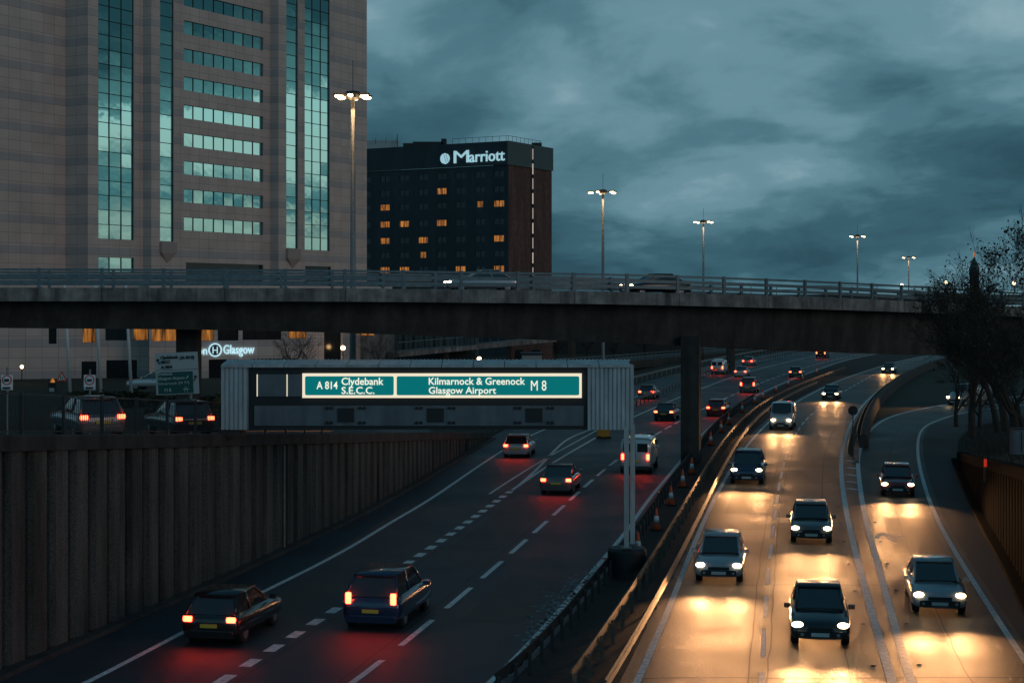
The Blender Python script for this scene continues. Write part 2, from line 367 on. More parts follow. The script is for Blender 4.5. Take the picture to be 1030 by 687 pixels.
fill('central_reserve', offset(c_redge, .55), offset(c_r1, -.45), -.012, M_earth)
fill('motorway_eastbound', offset(c_r1, -.45), offset(c_r2, .35), 0.0, M_road_r)
fill('road_nose', [p for p in offset(c_r2, .35) if p.y < 112], [p for p in offset(c_s1, -.35) if p.y < 108], -.002, M_road_r)
fill('slip_road', offset(c_s1, -.35), offset(c_s2, .35), .002, M_road_r)
fill('hard_shoulder', offset(c_s2, .35), c_wallr, -.004, M_shoulder)

# painted markings
def marking(name, c, w, z, on=None, off=None, m=M_paint, y0=0, y1=1e9, d=0.0):
    bm = bmesh.new(); p = resample(c, .5); p = [a for a in p if y0 <= a.y <= y1]
    if d: p = offset(p, d)
    if on is None: ribbon(bm, p, -w / 2, w / 2, z)
    else:
        k, s = int(on / .5), int((on + off) / .5); i = 0
        while i + k < len(p): ribbon(bm, p[i:i + k + 1], -w / 2, w / 2, z); i += s
    return struct(name, bm, m, recalc=False)
marking('edge_line', c_ledge, .2, .005)
marking('merge_line', c_chev, .36, .005, 1.0, 1.0, y1=88)
marking('edge_line', c_chev, .2, .005, y0=88)
marking('lane_line', c_lane, .2, .005, 4, 2)
marking('edge_line', c_redge, .2, .005)
marking('edge_line', c_r1, .2, .005)
marking('lane_line', c_rlane, .15, .005, 4, 2)
marking('edge_line', c_r2, .25, .006)
marking('edge_line', c_s1, .25, .008)
marking('edge_line', c_s2, .2, .008)
marking('edge_line', offset(c_chev, -.9), .15, .006, y0=86, y1=135)
# nose of the merge: curve that parts from the dashed line
marking('nose_line', curve([(521, 489), (541, 471), (556, 455), (572, 441), (600, 430), (634, 419)], 1.0), .2, .006)
bm = bmesh.new()                                       # hatching between main carriageway and slip road
for k, y in enumerate((463, 470, 477, 484, 491)):
    a = G(852, y); b = G(863, y + 1.5); ribbon(bm, [a + (b - a) * t for t in (0, .3, .7, 1)], -.22, .22, .004)
struct('hatching', bm, M_paint, recalc=False)
bm = bmesh.new()                                       # worn letters and arrow on the slip road
g = G(893, 540, .007)
for dx_, L_ in ((0, 2.6),): box(bm, (g.x, g.y, .004), (.16, 3.0, .004))
for s in (-1, 1): ribbon(bm, [Vector((g.x, g.y + 1.3, 0)), Vector((g.x + s * .6, g.y - .4, 0))], -.09, .09, .009)
struct('road_arrow', bm, M_paint, recalc=False)
# worn lettering on the slip road surface
fm = Matrix.Translation(G(884, 522, .007)) @ Matrix.Rotation(R(4), 4, 'Z') @ Matrix.Diagonal((1.0, 3.4, .05, 1)) @ Matrix.Rotation(R(180), 4, 'Z')
# studs along the edges
def studs(c, d, y1, label):
    p = offset(resample(c, 6.0), d)
    for a in p:
        if 40 < a.y < y1:
            bm = bmesh.new(); lathe(bm, (0, 0, 0), [(.075, 0), (.07, .018), (.03, .03)], 8)
            o = new('road_stud', bm, M_dark); o.location = (a.x, a.y, .006); tag(o, label, 'road stud', label)
studs(c_r2, -.38, 85, 'small dark road stud left of the solid line beside the gore')
studs(c_s1, .38, 85, 'small dark road stud beside the left edge line of the slip road')

M_patch = asphalt('asphalt_patch', (.028, .028, .028), .46, .66); M_tar = mat('bitumen_joint', (.026, .025, .025), .6, spec=.3)
def patch(c, y0, y1, d0, d1, z, m, name):
    p = [a for a in resample(c, 1.0) if y0 <= a.y <= y1]
    if len(p) < 2: return
    bm = bmesh.new(); ribbon(bm, p, d0, d1, z); struct(name, bm, m, recalc=False)
for c, y0, y1, d0, d1 in ((c_rlane, 60, 71, .7, 2.9), (c_r1, 78, 96, .8, 3.0), (c_s1, 66, 78, .8, 2.9), (c_lane, 52, 61, .9, 2.9), (c_chev, 66, 84, .7, 2.8), (c_ledge, 50, 63, .6, 3.0), (c_lane, 88, 104, .6, 2.9), (c_s2, 48, 60, -3.4, -1.9)):
    patch(c, y0, y1, d0, d1, .003, M_patch, 'repair_patch')
for c, d in ((c_rlane, -.35), (c_r1, 3.4), (c_lane, -.4), (c_s2, -1.8), (c_r2, -1.1), (c_chev, .4)):
    bm = bmesh.new(); p = [a for a in resample(c, 1.5) if a.y < 160]; p = [a + Vector((random.gauss(0, .02), 0, 0)) for a in p]; ribbon(bm, p, d - .02, d + .02, .0035); struct('sealed_joint', bm, M_tar, recalc=False)
for Y in (44, 58.5, 73, 92, 118):                      # transverse joints
    for c, w_ in ((c_r1, 10.6),):
        a = Vector((xat(c, Y), Y, 0)); bm = bmesh.new(); ribbon(bm, [a + Vector((k * w_ / 8, random.gauss(0, .06), 0)) for k in range(9)], -.05, .05, .0045); struct('sealed_joint', bm, M_tar, recalc=False)
M_stain = mat('pale_washed_grit', (.22, .24, .24), .9, noise=(3, .6, 7))
bm = bmesh.new(); rnd = random.Random(4)
for _ in range(900):
    Y = 44 + 26 * rnd.random(); sp = .12 + .5 * math.exp(-((Y - 56) / 5) ** 2) + .2 * math.exp(-((Y - 50) / 2) ** 2); x = xat(c_redge, Y) - abs(rnd.gauss(0, sp)) + .35; r_ = rnd.uniform(.02, .09)
    bm.faces.new([bm.verts.new((x + r_ * math.cos(a + _), Y + 2.2 * r_ * math.sin(a + _), .0065)) for a in (0, 1.3, 2.4, 3.7, 5)])
o = new('grit', bm, M_stain, recalc=False); o['kind'] = 'stuff'; o['label'] = 'pale grit washed along the right edge line'
# ------------------------------------------------------------------ land left and right of the cutting
def walltop(Y): return max(0.0, 6.47 * (128 - Y) / 83.0)
def landz(Y): return max(3.0 if Y > 60 else 3.0, walltop(Y) - .25)
bm = bmesh.new(); rows = []
lp = [p for p in resample(c_wall, 4.0)]
for p in lp:
    e = walltop(p.y) - .25 if p.y < 124 else .0
    row = []
    for t in (0.25, 2, 5, 9, 14, 30, 70, 160, 400):
        k = min(1, max(0, (t - 2) / 8)); k = k * k * (3 - 2 * k)
        zl = landz(p.y) * (1 if p.y < 175 else max(0, 1 - (p.y - 175) / 60))
        row.append(bm.verts.new((p.x - t, p.y + t * .15, max(-.02, e) * (1 - k) + zl * k)))
    rows.append(row)
for a, b in zip(rows, rows[1:]):
    for k in range(len(a) - 1): bm.faces.new((a[k], a[k + 1], b[k + 1], b[k]))
struct('raised_ground', bm, M_grass)
# the side street on the raised ground
bm = bmesh.new(); sp = [Vector((p.x, p.y, 0)) for p in lp if p.y < 118]
prev = None
for p in sp:
    cur = []
    for t in (2.2, 5, 9.5): 
        k = min(1, max(0, (t - 2) / 8)); k = k * k * (3 - 2 * k)
        cur.append(bm.verts.new((p.x - t, p.y + t * .15, max(0, walltop(p.y) - .25) * (1 - k) + landz(p.y) * k + .03)))
    if prev:
        for k in range(2): bm.faces.new((prev[k], prev[k + 1], cur[k + 1], cur[k]))
    prev = cur
struct('side_street', bm, M_road)
# right bank
def wallr_top(Y): return max(0.0, 5.2 * (112 - Y) / 66.0)
bm = bmesh.new(); rows = []
for p, n in zip(c_wallr, normals(c_wallr)):
    e = max(0, wallr_top(p.y) - .2) if p.x < 45 else 0
    row = [bm.verts.new((p.x + n.x * t, p.y + n.y * t, e + k)) for t, k in ((.3, 0), (3, .15), (8, .9), (16, 2.2), (40, 3.0), (120, 3.0))]
    rows.append(row)
for a, b in zip(rows, rows[1:]):
    for k in range(len(a) - 1): bm.faces.new((a[k], a[k + 1], b[k + 1], b[k]))
struct('right_bank', bm, M_grass)

# ------------------------------------------------------------------ retaining walls
def ribwall(name, label, c, top, side, ymax, ymin=0, mw=None, mk=None):
    pts = [p for p in resample(c, 1.27) if ymin < p.y < ymax]
    if side > 0: pass
    root = thing(name, label, 'retaining wall', (pts[0].x, pts[0].y, 0))
    bm = bmesh.new(); ns = normals(pts)
    for i in range(len(pts) - 1):
        a, b = pts[i], pts[i + 1]; h = top(a.y); 
        if h < .3: break
        n = ns[i] * side
        d = (b - a).normalized()
        # chamfered rib
        prof = [(-.02, -.45), (-.02, .0), (.06, .16), (.78, .16), (.86, .0), (.86, -.45)]
        lo = [bm.verts.new(a + d * u + n * w) for u, w in prof]
        hi = [bm.verts.new(a + d * u + n * w + Vector((0, 0, max(.05, h - .45)))) for u, w in prof]
        for k in range(5): bm.faces.new((lo[k], lo[k + 1], hi[k + 1], hi[k]))
        bm.faces.new(hi)
        g0, g1 = a + d * .86 - n * .42, a + d * 1.25 - n * .42
        z1 = Vector((0, 0, max(.05, h - .45)))
        v = [bm.verts.new(q) for q in (g0, g1, g1 + z1, g0 + z1)]; bm.faces.new(v)
    world(new('rib_panels', bm, mw or M_wall, root, recalc=True))
    bm = bmesh.new(); cp = [Vector((p.x, p.y, top(p.y) - .45)) for p in pts if top(p.y) > .5]
    s = side
    sweep(bm, cp, [(-.35 * s, 0), (-.35 * s, .45), (.22 * s, .45), (.26 * s, .40), (.26 * s, .0)])
    world(new('coping', bm, mw or M_cope, root))
    bm = bmesh.new(); fp = [Vector((p.x, p.y, 0)) for p in pts]
    sweep(bm, fp, [(.17 * s, 0), (.17 * s, .12), (.55 * s, .12), (.6 * s, .08), (.6 * s, 0)])
    world(new('kerb', bm, mw or M_conc_d, root))
    return root
rw = ribwall('retaining_wall', 'long ribbed concrete retaining wall left of the motorway', c_wall, walltop, 1, 122)
wp = [p for p in c_wall if p.y > 66][0]
bm = bmesh.new(); tube(bm, [Vector((wp.x + .24, wp.y, .1)), Vector((wp.x + .24, wp.y, walltop(wp.y) - .5))], .05, 8)
world(new('drain_pipe', bm, M_steel, rw))
ribwall('retaining_wall', 'dark concrete retaining wall right of the slip road, below the bare trees', c_wallr, wallr_top, -1, 106, 40, mat('darkened_concrete', (.006, .006, .006), .95, noise=(1.5, .5, 7), bump=.5, spec=.05))  # shade put into the colour: near-black base cancels the headlight spill
# litter at the wall foot
for i, (px, py, sc) in enumerate(((130, 617, .22), (136, 616, .12), (165, 600, .16), (174, 596, .24), (180, 595, .14), (289, 546, .16), (308, 544, .12))):
    bm = bmesh.new(); bmesh.ops.create_icosphere(bm, subdivisions=1, radius=sc)
    for v in bm.verts: v.co *= random.uniform(.6, 1.2); v.co.z *= .4
    o = new('litter', bm, M_white if i % 2 else M_signface); o.location = G(px, py, .06)
    tag(o, 'crumpled pale litter scrap lying at the foot of the ribbed wall', 'litter', 'litter along the ribbed wall')
bm = bmesh.new(); 
o = thing('reflector_post', 'short post with red reflector on the right retaining wall', 'reflector', at(991, 60, zr(475, 60)))
box(bm, (0, 0, .1), (.09, .03, .9)); new('post', bm, M_darkm, o)
bm = bmesh.new(); box(bm, (0, -.03, .35), (.1, .03, .28)); new('reflector', bm, mat('reflector_red_glow', (.5, .02, .01), .3, emit=(1, .05, .02), es=.35), o)  # reflector given a faint red emission in place of returned light

# ------------------------------------------------------------------ fence on the left wall
def polyfence(name, label, cat, path, h, spacing, m, bars=True, rails=((1.0, .05), (.08, .04)), group=None, postw=.09, barstep=.13):
    root = thing(name, label, cat, path[0], 0, group)
    pp = resample(path, spacing)
    for p in pp[:100]:
        bm = bmesh.new(); box(bm, (0, 0, h / 2 + .03), (postw, postw, h + .06)); o = new('post', bm, m, root); o.location = p - path[0]
    for fr, t in rails:
        bm = bmesh.new(); sweep(bm, [q + Vector((0, 0, h * fr - t / 2)) for q in path], [(-t / 2, 0), (-t / 2, t), (t / 2, t), (t / 2, 0)]); world(new('rail', bm, m, root))
    if bars:
        bm = bmesh.new()
        for p in resample(path, barstep): box(bm, p + Vector((0, 0, h / 2)), (.016, .016, h * .9))
        world(new('bars', bm, m, root))
    return root
fp = [Vector((p.x - .15, p.y, walltop(p.y))) for p in resample(c_wall, 1.0) if 38 < p.y < 75]
polyfence('pedestrian_fence', 'dark metal bar fence along the top of the ribbed wall', 'fence', fp, 1.15, 2.5, M_darkm)

# ------------------------------------------------------------------ guardrails
def guard(name, label, path, m, h=.65, sp=2.4, both=False, ym=230, postm=None, rail_side=1, double=False):
    path = [p for p in path if 38 < p.y < ym]
    root = thing(name, label, 'guardrail', path[0])
    base = path[0]
    prof = [(0, -.15), (.06, -.1), (.0, -.03), (0, .03), (.06, .1), (0, .15), (-.01, .15), (-.01, -.15)]
    prof = [(a * rail_side, b) for a, b in prof]
    bm = bmesh.new(); sweep(bm, [p + Vector((0, 0, h - .15)) for p in path], prof); world(new('beam', bm, m, root))
    pp = resample(path, sp)
    bm = bmesh.new(); box(bm, (0, 0, h / 2 - .05), (.1, .07, h - .1)); 
    po = None; ns = normals(pp)
    for p, n in list(zip(pp, ns))[:100]:
        if po is None: po = new('post', bm, postm or m, root); c = po
        else: c = po.copy(); COL.objects.link(c); c.parent = root
        c.location = p - base - n * .08 * rail_side
    return root
c_bar1p = resample(c_bar1, 1.0)
guard('guardrail', 'guardrail on dark posts between westbound lanes and the cones', c_bar1p, M_darkm, .75, 1.2 if False else 1.6, ym=170, rail_side=-1)
c_b2 = resample(c_bar2, 1.0)
guard('guardrail', 'brown weathered guardrail nearer the lamps and cones of the central reserve', c_b2, M_guard, .8, 2.4, ym=240, rail_side=-1)
guard('guardrail', 'low guardrail right beside the eastbound left edge line', offset(c_b2, .85), M_guard, .6, 3.2, ym=200, rail_side=1)
guard('guardrail', 'guardrail with pale lit posts on the outer bend of the eastbound lanes', offset(resample([p for p in c_r2 if p.y > 118], 1.0), .9), M_guard, .8, 2.0, ym=420, rail_side=-1, postm=M_steel)
c_ms = resample(curve([(560, 446), (612, 421), (634, 412), (686, 389), (720, 377), (760, 366.5), (801, 357), (840, 351), (930, 341.5)]), 1.0)
guard('guardrail', 'guardrail between the merging side road and the westbound lanes', [p for p in c_ms if p.y > 130], M_darkm, .9, 3.0, ym=420, rail_side=1)
guard('guardrail', 'guardrail along the outer left edge of the merging side road', [p for p in offset(c_wall, -.3) if p.y > 128], M_steel, 1.0, 4.0, ym=420, rail_side=1)

# ------------------------------------------------------------------ cones
def cone(p, label, s=1.0):
    root = thing('traffic_cone', label, 'traffic cone', p, random.uniform(0, 3), 'traffic cones in the central reserve')
    bm = bmesh.new(); box(bm, (0, 0, .025), (.46 * s, .46 * s, .05)); bmesh.ops.bevel(bm, geom=bm.edges[:], offset=.015, segments=1); new('base', bm, M_rubber, root)
    bm = bmesh.new(); lathe(bm, (0, 0, 0), [(.19 * s, .05), (.165 * s, .2), (.145 * s, .34), (.083 * s, .64), (.05 * s, .9), (.02 * s, 1.0), (.01, 1.0)], 16)
    new('cone_body', bm, M_orange, root, True)
    bm = bmesh.new(); lathe(bm, (0, 0, 0), [(.150 * s, .34), (.089 * s, .64)], 16); new('reflective_sleeve', bm, mat('cone_sleeve', (.7, .7, .7), .4) if 'cone_sleeve' not in bpy.data.materials else bpy.data.materials['cone_sleeve'], root, True)
cones = [(628, 560), (646, 533), (661, 508), (674, 490), (685, 477), (708, 448), (723, 435), (734, 427), (749, 415), (763, 406), (770, 401), (785, 394), (797, 388), (811, 381.5), (825, 375.5)]
cl = ['orange and white cone beside the gantry pedestal, nearest of the row', 'orange and white cone just behind the gantry legs', 'third cone of the row, behind the gantry legs',
 'cone with tall orange tip left of the foot of the bridge pier', 'cone touching the left side of the bridge pier foot', 'first cone behind the bridge pier', 'second cone behind the bridge pier', 'third cone behind the bridge pier',
 'fourth cone behind the bridge pier', 'fifth cone behind the bridge pier', 'sixth cone behind the bridge pier', 'seventh cone behind the bridge pier', 'third cone from the far end of the row', 'second cone from the far end of the row', 'last cone at the far end of the row']
for (px, py), lb in zip(cones, cl):
    p = G(px, py); p.x = xat(c_bar1, p.y) + (.55 if p.y > 60 else .6); cone(p, lb)

# ------------------------------------------------------------------ sign gantry
YG = 60.0
gx0, gx1 = at(223, YG).x, at(634, YG).x; gz1, gz0 = zr(367, YG), zr(432, YG); gzm = (gz0 + gz1) / 2
gr = thing('sign_gantry', 'sign gantry with lit green motorway direction sign over the left carriageway', 'sign gantry', (at(630, YG).x, YG, 0))
GL = Vector(gr.location)
def gp(name, bm, m, **k): return world(new(name, bm, m, gr, **k))
xa, xb = at(250, YG).x, at(591, YG).x
bm = bmesh.new(); box(bm, ((xa + xb) / 2, YG + .45, gzm), (xb - xa, .9, gz1 - gz0 - .01)); gp('box_girder', bm, M_dark)
for x0, x1 in ((gx0, xa), (xb, gx1)):
    bm = bmesh.new(); n = int((x1 - x0) / .15); w = (x1 - x0) / n
    pr = []
    for k in range(n):
        u = x0 + k * w; pr += [(u, 0), (u + w * .62, 0), (u + w * .7, .05), (u + w * .93, .05)]
    pr.append((x1, 0))
    lo = [bm.verts.new((u, YG - .12 + d, gz0)) for u, d in pr]; hi = [bm.verts.new((u, YG - .12 + d, gz1 - .08)) for u, d in pr]
    for k in range(len(pr) - 1): bm.faces.new((lo[k], lo[k + 1], hi[k + 1], hi[k]))
    box(bm, ((x0 + x1) / 2, YG + .46, gzm), (x1 - x0 - .01, 1.0, gz1 - gz0))
    gp('corrugated_end_panel', bm, M_clad)
bm = bmesh.new()                                   # roof sheets, sloping back
nn_ = 13; w = (gx1 - gx0) / nn_
for k in range(nn_):
    box(bm, (gx0 + (k + .5) * w, YG + .42, gz1 + .03), (w - .03, 1.3, .10), Matrix.Rotation(R(6), 3, 'X'))
k = 0
x = gx0
while x < gx1: box(bm, (x + .06, YG + 1.02, gz1 + .14), (.07, .1, .06)); x += .15
gp('roof_sheets', bm, M_clad)
bm = bmesh.new()
zlow0, zlow1 = zr(428, YG), zr(408, YG); box(bm, ((at(256, YG).x + at(587, YG).x) / 2, YG - .03, (zlow0 + zlow1) / 2), (at(587, YG).x - at(256, YG).x, .06, zlow1 - zlow0))
lp_ = gp('lower_panel', bm, M_clad_mid)
z2, z3 = zr(398.5, YG), zr(376.5, YG)
bm = bmesh.new(); box(bm, ((at(259, YG).x + at(303, YG).x) / 2, YG - .03, (z2 + z3) / 2), (at(303, YG).x - at(259, YG).x, .06, z3 - z2)); gp('blank_panel', bm, M_clad_mid)
bm = bmesh.new()
for px in (259, 289): box(bm, (at(px, YG).x, YG - .07, (z2 + z3) / 2), (.03, .02, z3 - z2))
gp('trim_strip', bm, M_lit_frame)
for px in (348, 438, 537):
    bm = bmesh.new(); box(bm, (at(px, YG).x, YG - .075, zr(417.5, YG)), (.62, .03, .52)); gp('signal_matrix', bm, M_dark)
    for s in (-1, 1):
        for t in (-1, 1):
            for u in (0, 1):
                bm = bmesh.new(); c = (at(px, YG).x + s * (.52 + u * .16), YG - .06, zr(417.5, YG) + t * .27); lathe(bm, c, [(.062, 0), (.062, -.06), (.05, -.07)], 12, 'Y'); gp('signal_lamp', bm, M_dark)
# lit sign
sx0, sx1, sz0, sz1 = at(304.5, YG).x, at(585, YG).x, zr(400, YG), zr(375.5, YG)
bm = bmesh.new(); box(bm, ((sx0 + sx1) / 2, YG - .06, (sz0 + sz1) / 2), (sx1 - sx0, .12, sz1 - sz0)); sg = gp('sign_border', bm, M_lit_frame)
def rrect(bm, x0, x1, z0, z1, y, r=.06, d=.02):
    pts = []
    for cx_, cz_, a0 in ((x1 - r, z1 - r, 0), (x0 + r, z1 - r, 90), (x0 + r, z0 + r, 180), (x1 - r, z0 + r, 270)):
        for k in range(5): a = R(a0 + k * 22.5); pts.append((cx_ + r * math.cos(a), cz_ + r * math.sin(a)))
    f = [bm.verts.new((a, y, b)) for a, b in pts]; g_ = [bm.verts.new((a, y + d, b)) for a, b in pts]
    bm.faces.new(f); bm.faces.new(g_[::-1]); n = len(f)
    for k in range(n): bm.faces.new((f[k], f[(k + 1) % n], g_[(k + 1) % n], g_[k]))
for a, b in ((307.3, 396.3), (399.3, 582.5)):
    bm = bmesh.new(); rrect(bm, at(a, YG).x, at(b, YG).x, sz0 + .1, sz1 - .1, YG - .14); gp('sign_face', bm, M_lit_sign)
def gtext(body, px0, px1, y0, y1, bold=.012):       # fit lettering into a pixel box of the gantry face
    me_o = text(body, 1.0, M_lit_white, 'lettering', gr, Matrix.Identity(4), .008, bold)
    xs = [v.co.x for v in me_o.data.vertices]; ys = [v.co.y for v in me_o.data.vertices]
    return me_o, min(xs), max(xs), min(ys), max(ys)
def fit(body, x0, x1, zb, zt, Y, m, parent, ref='H', name='lettering', ext=.008, bold=.012, ymirror=False):
    # zb/zt: baseline and cap height in metres
    o = text(body, 1.0, m, name, parent, Matrix.Identity(4), ext / max(zt - zb, .01) * .7, bold)
    xs = [v.co.x for v in o.data.vertices]
    sx = (x1 - x0) / (max(xs) - min(xs)); sz = (zt - zb) / .69
    for v in o.data.vertices:
        x, y, z = v.co; v.co = (x0 + (x - min(xs)) * sx, Y - z, zb + y * sz)
    return o
def gfit(body, pa, pb, ya, yb):
    o = fit(body, at(pa, YG).x, at(pb, YG).x, zr(yb, YG), zr(ya, YG), YG - .155, M_lit_white, gr, bold=.009); world(o)
gfit('A 814', 319, 340, 383.5, 391); gfit('Clydebank', 344, 386, 379.7, 386.8); gfit('S.E.C.C.', 344, 377, 389.0, 395.8)
gfit('Kilmarnock & Greenock', 431.5, 528, 379.7, 386.6); gfit('Glasgow Airport', 431.5, 499, 389.0, 395.6); gfit('M 8', 534, 549.5, 382.5, 392.5)
# legs
for px, dy, yb in ((630, -.05, 563), (636.2, .9, 553)):
    x = at(px, YG + dy).x; bm = bmesh.new(); box(bm, (x, YG + dy, (gz0 + 1.1) / 2 + .05), (.17, .2, gz0 - 1.0)); gp('leg', bm, M_clad)
    bm = bmesh.new(); box(bm, (x, YG + dy, 1.12), (.38, .38, .05)); gp('base_plate', bm, M_steel)
bm = bmesh.new(); box(bm, (gx1 + .06, YG + .38, (gz1 + gz0) / 2), (.12, .95, gz1 - gz0 - .02)); gp('end_frame', bm, M_clad)
bm = bmesh.new(); lathe(bm, (at(631.5, YG).x, YG + .45, 0), [(.72, 0), (.72, .95), (.66, 1.05), (.3, 1.1)], 28); gp('pedestal', bm, M_dark)
bm = bmesh.new(); box(bm, (gx0 + .3, YG + .45, gz0 - .12), (.9, .9, .3)); gp('bearing_bracket', bm, M_conc_d)

# ------------------------------------------------------------------ flyover
def interp(tab, x):
    for (a, b), (c, d) in zip(tab, tab[1:]):
        if x <= c: return b + (d - b) * (x - a) / (c - a)
    return tab[-1][1]
TB = [(-160, 90), (0, 93), (340, 96), (600, 99.5), (690, 101.5), (780, 105), (850, 109), (950, 117), (1040, 127), (1160, 143)]
TT = [(-160, 289), (0, 289.3), (340, 290), (600, 293), (700, 295.3), (850, 300.2), (950, 304.5), (1040, 309.5), (1160, 315)]
TS = [(-160, 329), (0, 330.5), (200, 332), (340, 335), (500, 340.5), (600, 344.5), (690, 347.5), (850, 354), (950, 358), (1160, 362)]
st = []
for i in range(-16, 117):
    px = i * 10; Y = interp(TB, px); p = at(px, Y); p.z = zr(interp(TT, px), Y); st.append((p, zr(interp(TS, px), Y - .0)))
pts = relax([a for a, b in st], 40); soff = [b for a, b in st]
for _ in range(40): soff = [soff[0]] + [(soff[i - 1] + 2 * soff[i] + soff[i + 1]) / 4 for i in range(1, len(soff) - 1)] + [soff[-1]]
BW = 9.5
fo = thing('flyover', 'curved concrete flyover with steel railings crossing the whole motorway', 'bridge', (pts[0].x, pts[0].y, 0))
ns = [-n for n in normals(pts)]         # away from camera
def deck(prof_fn, name, m):
    bm = bmesh.new(); prev = None
    for p, s, n in zip(pts, soff, ns):
        ring = [bm.verts.new(Vector((p.x + n.x * u, p.y + n.y * u, z))) for u, z in prof_fn(p, s)]
        if prev:
            for k in range(len(ring)): bm.faces.new((prev[k], prev[(k + 1) % len(ring)], ring[(k + 1) % len(ring)], ring[k]))
        prev = ring
    return world(new(name, bm, m, fo))
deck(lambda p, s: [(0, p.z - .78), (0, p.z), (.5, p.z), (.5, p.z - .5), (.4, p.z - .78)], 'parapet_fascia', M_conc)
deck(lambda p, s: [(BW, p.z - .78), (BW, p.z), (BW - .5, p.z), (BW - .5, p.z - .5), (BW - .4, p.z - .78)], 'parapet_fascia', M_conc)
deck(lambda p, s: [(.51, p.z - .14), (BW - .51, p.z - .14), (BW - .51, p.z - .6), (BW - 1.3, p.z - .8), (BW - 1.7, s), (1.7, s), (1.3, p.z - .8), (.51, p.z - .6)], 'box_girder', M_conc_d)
# joints of the fascia and railings
dd = [(p, n) for p, n in zip(pts, ns)]
rp = resample(pts, 3.5); rn = [-n for n in normals(rp)]
for off, sd in ((.22, 1), (BW - .22, -1)):
    for hh, th in ((1.10, .13), (.78, .19), (.42, .19)):
        bm = bmesh.new(); path = [p + n * off + Vector((0, 0, hh - th)) for p, n in dd]
        sweep(bm, path, [(-.03, 0), (-.05, th * .5), (-.03, th), (.03, th), (.03, 0)]); world(new('rail', bm, M_rail, fo))
    bm0 = bmesh.new(); box(bm0, (0, -.1, .56), (.19, .16, 1.16)); box(bm0, (0, 0, .03), (.3, .3, .05)); proto = None
    for p, n in zip(rp, rn):
        if proto is None: proto = new('railing_post', bm0, M_rail, fo); o = proto
        else: o = proto.copy(); COL.objects.link(o); o.parent = fo
        q = p + n * (off + (.1 if sd > 0 else -.1)); o.location = q - Vector(fo.location); o.rotation_euler = (0, 0, math.atan2(n.y, n.x) - R(90))
for p, n in list(zip(rp, rn))[::2]:
    bm = bmesh.new(); box(bm, p - n * .004 + Vector((0, 0, -.39)), (.03, .012, .76)); world(new('fascia_joint', bm, M_dark, fo))
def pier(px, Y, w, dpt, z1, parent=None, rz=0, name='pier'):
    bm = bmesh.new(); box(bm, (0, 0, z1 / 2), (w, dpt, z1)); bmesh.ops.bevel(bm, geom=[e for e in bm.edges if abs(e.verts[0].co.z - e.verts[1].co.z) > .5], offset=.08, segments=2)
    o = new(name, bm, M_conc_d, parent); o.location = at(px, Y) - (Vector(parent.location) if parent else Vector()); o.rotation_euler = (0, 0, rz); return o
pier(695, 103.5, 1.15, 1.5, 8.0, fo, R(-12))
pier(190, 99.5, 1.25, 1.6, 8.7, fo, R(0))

# second, farther flyover hidden mostly behind the first
f2 = thing('far_flyover', 'second flyover farther back with slim railing against the sky at right', 'bridge', at(735, 243))
FP = [at(x, 243 + (x - 735) * .03, 0) for x in range(380, 1200, 20)]
for p in FP: p.z = 11.4
bm = bmesh.new(); sweep(bm, FP, [(0, -1.6), (0, 0), (-8, 0), (-8, -1.6)]); world(new('deck', bm, M_conc_d, f2))
for hh in (1.25, .65):
    bm = bmesh.new(); sweep(bm, [p + Vector((0, 0, hh)) for p in FP], [(-.06, 0), (-.06, .09), (0, .09), (0, 0)]); world(new('rail', bm, M_rail, f2))
for p in resample(FP, 4.0)[:60]:
    bm = bmesh.new(); box(bm, (0, 0, .65), (.09, .09, 1.3)); o = new('railing_post', bm, M_rail, f2); o.location = p - Vector(f2.location) - Vector((0, 0, 0))
pier(735, 240, 1.1, 1.3, 9.9, f2)
pier(575, 240, 1.1, 1.3, 9.9, f2)

# ------------------------------------------------------------------ hotel tower
u = Vector((.505, .863, 0)); v_ = Vector((.863, -.505, 0))
def hit(P, d, t):          # walk from P along d to photo column t
    k = (t - CX) / F; s = (k * P.y - P.x) / (d.x - k * d.y); return P + d * s
P184 = at(184, 174)
B0 = hit(P184, u, 152); C1 = hit(P184, u, 272)
B1 = hit(B0, -v_, 144); Bs = hit(B1, -u, 88); A1 = hit(Bs, -v_, 66); A0 = A1 - u * 30
D0 = hit(C1, v_, 280); D1 = hit(D0, u, 369)
E1 = D1 - v_ * 40
TOPZ = 66.0; BASEZ = 0.0
ht = thing('hotel_tower', 'tall pinkish stone hotel tower with glass strips and window bands', 'hotel', (P184.x, P184.y, BASEZ))
HL = Vector(ht.location)
def quad_uv(bm, p0, p1, z0, z1, uvl, u0=0.0):
    w = (p1 - p0).length
    vs = [bm.verts.new(q) for q in (Vector((p0.x, p0.y, z0)), Vector((p1.x, p1.y, z0)), Vector((p1.x, p1.y, z1)), Vector((p0.x, p0.y, z1)))]
    f = bm.faces.new(vs)
    for l, uvc in zip(f.loops, ((u0, z0), (u0 + w, z0), (u0 + w, z1), (u0, z1))): l[uvl].uv = uvc
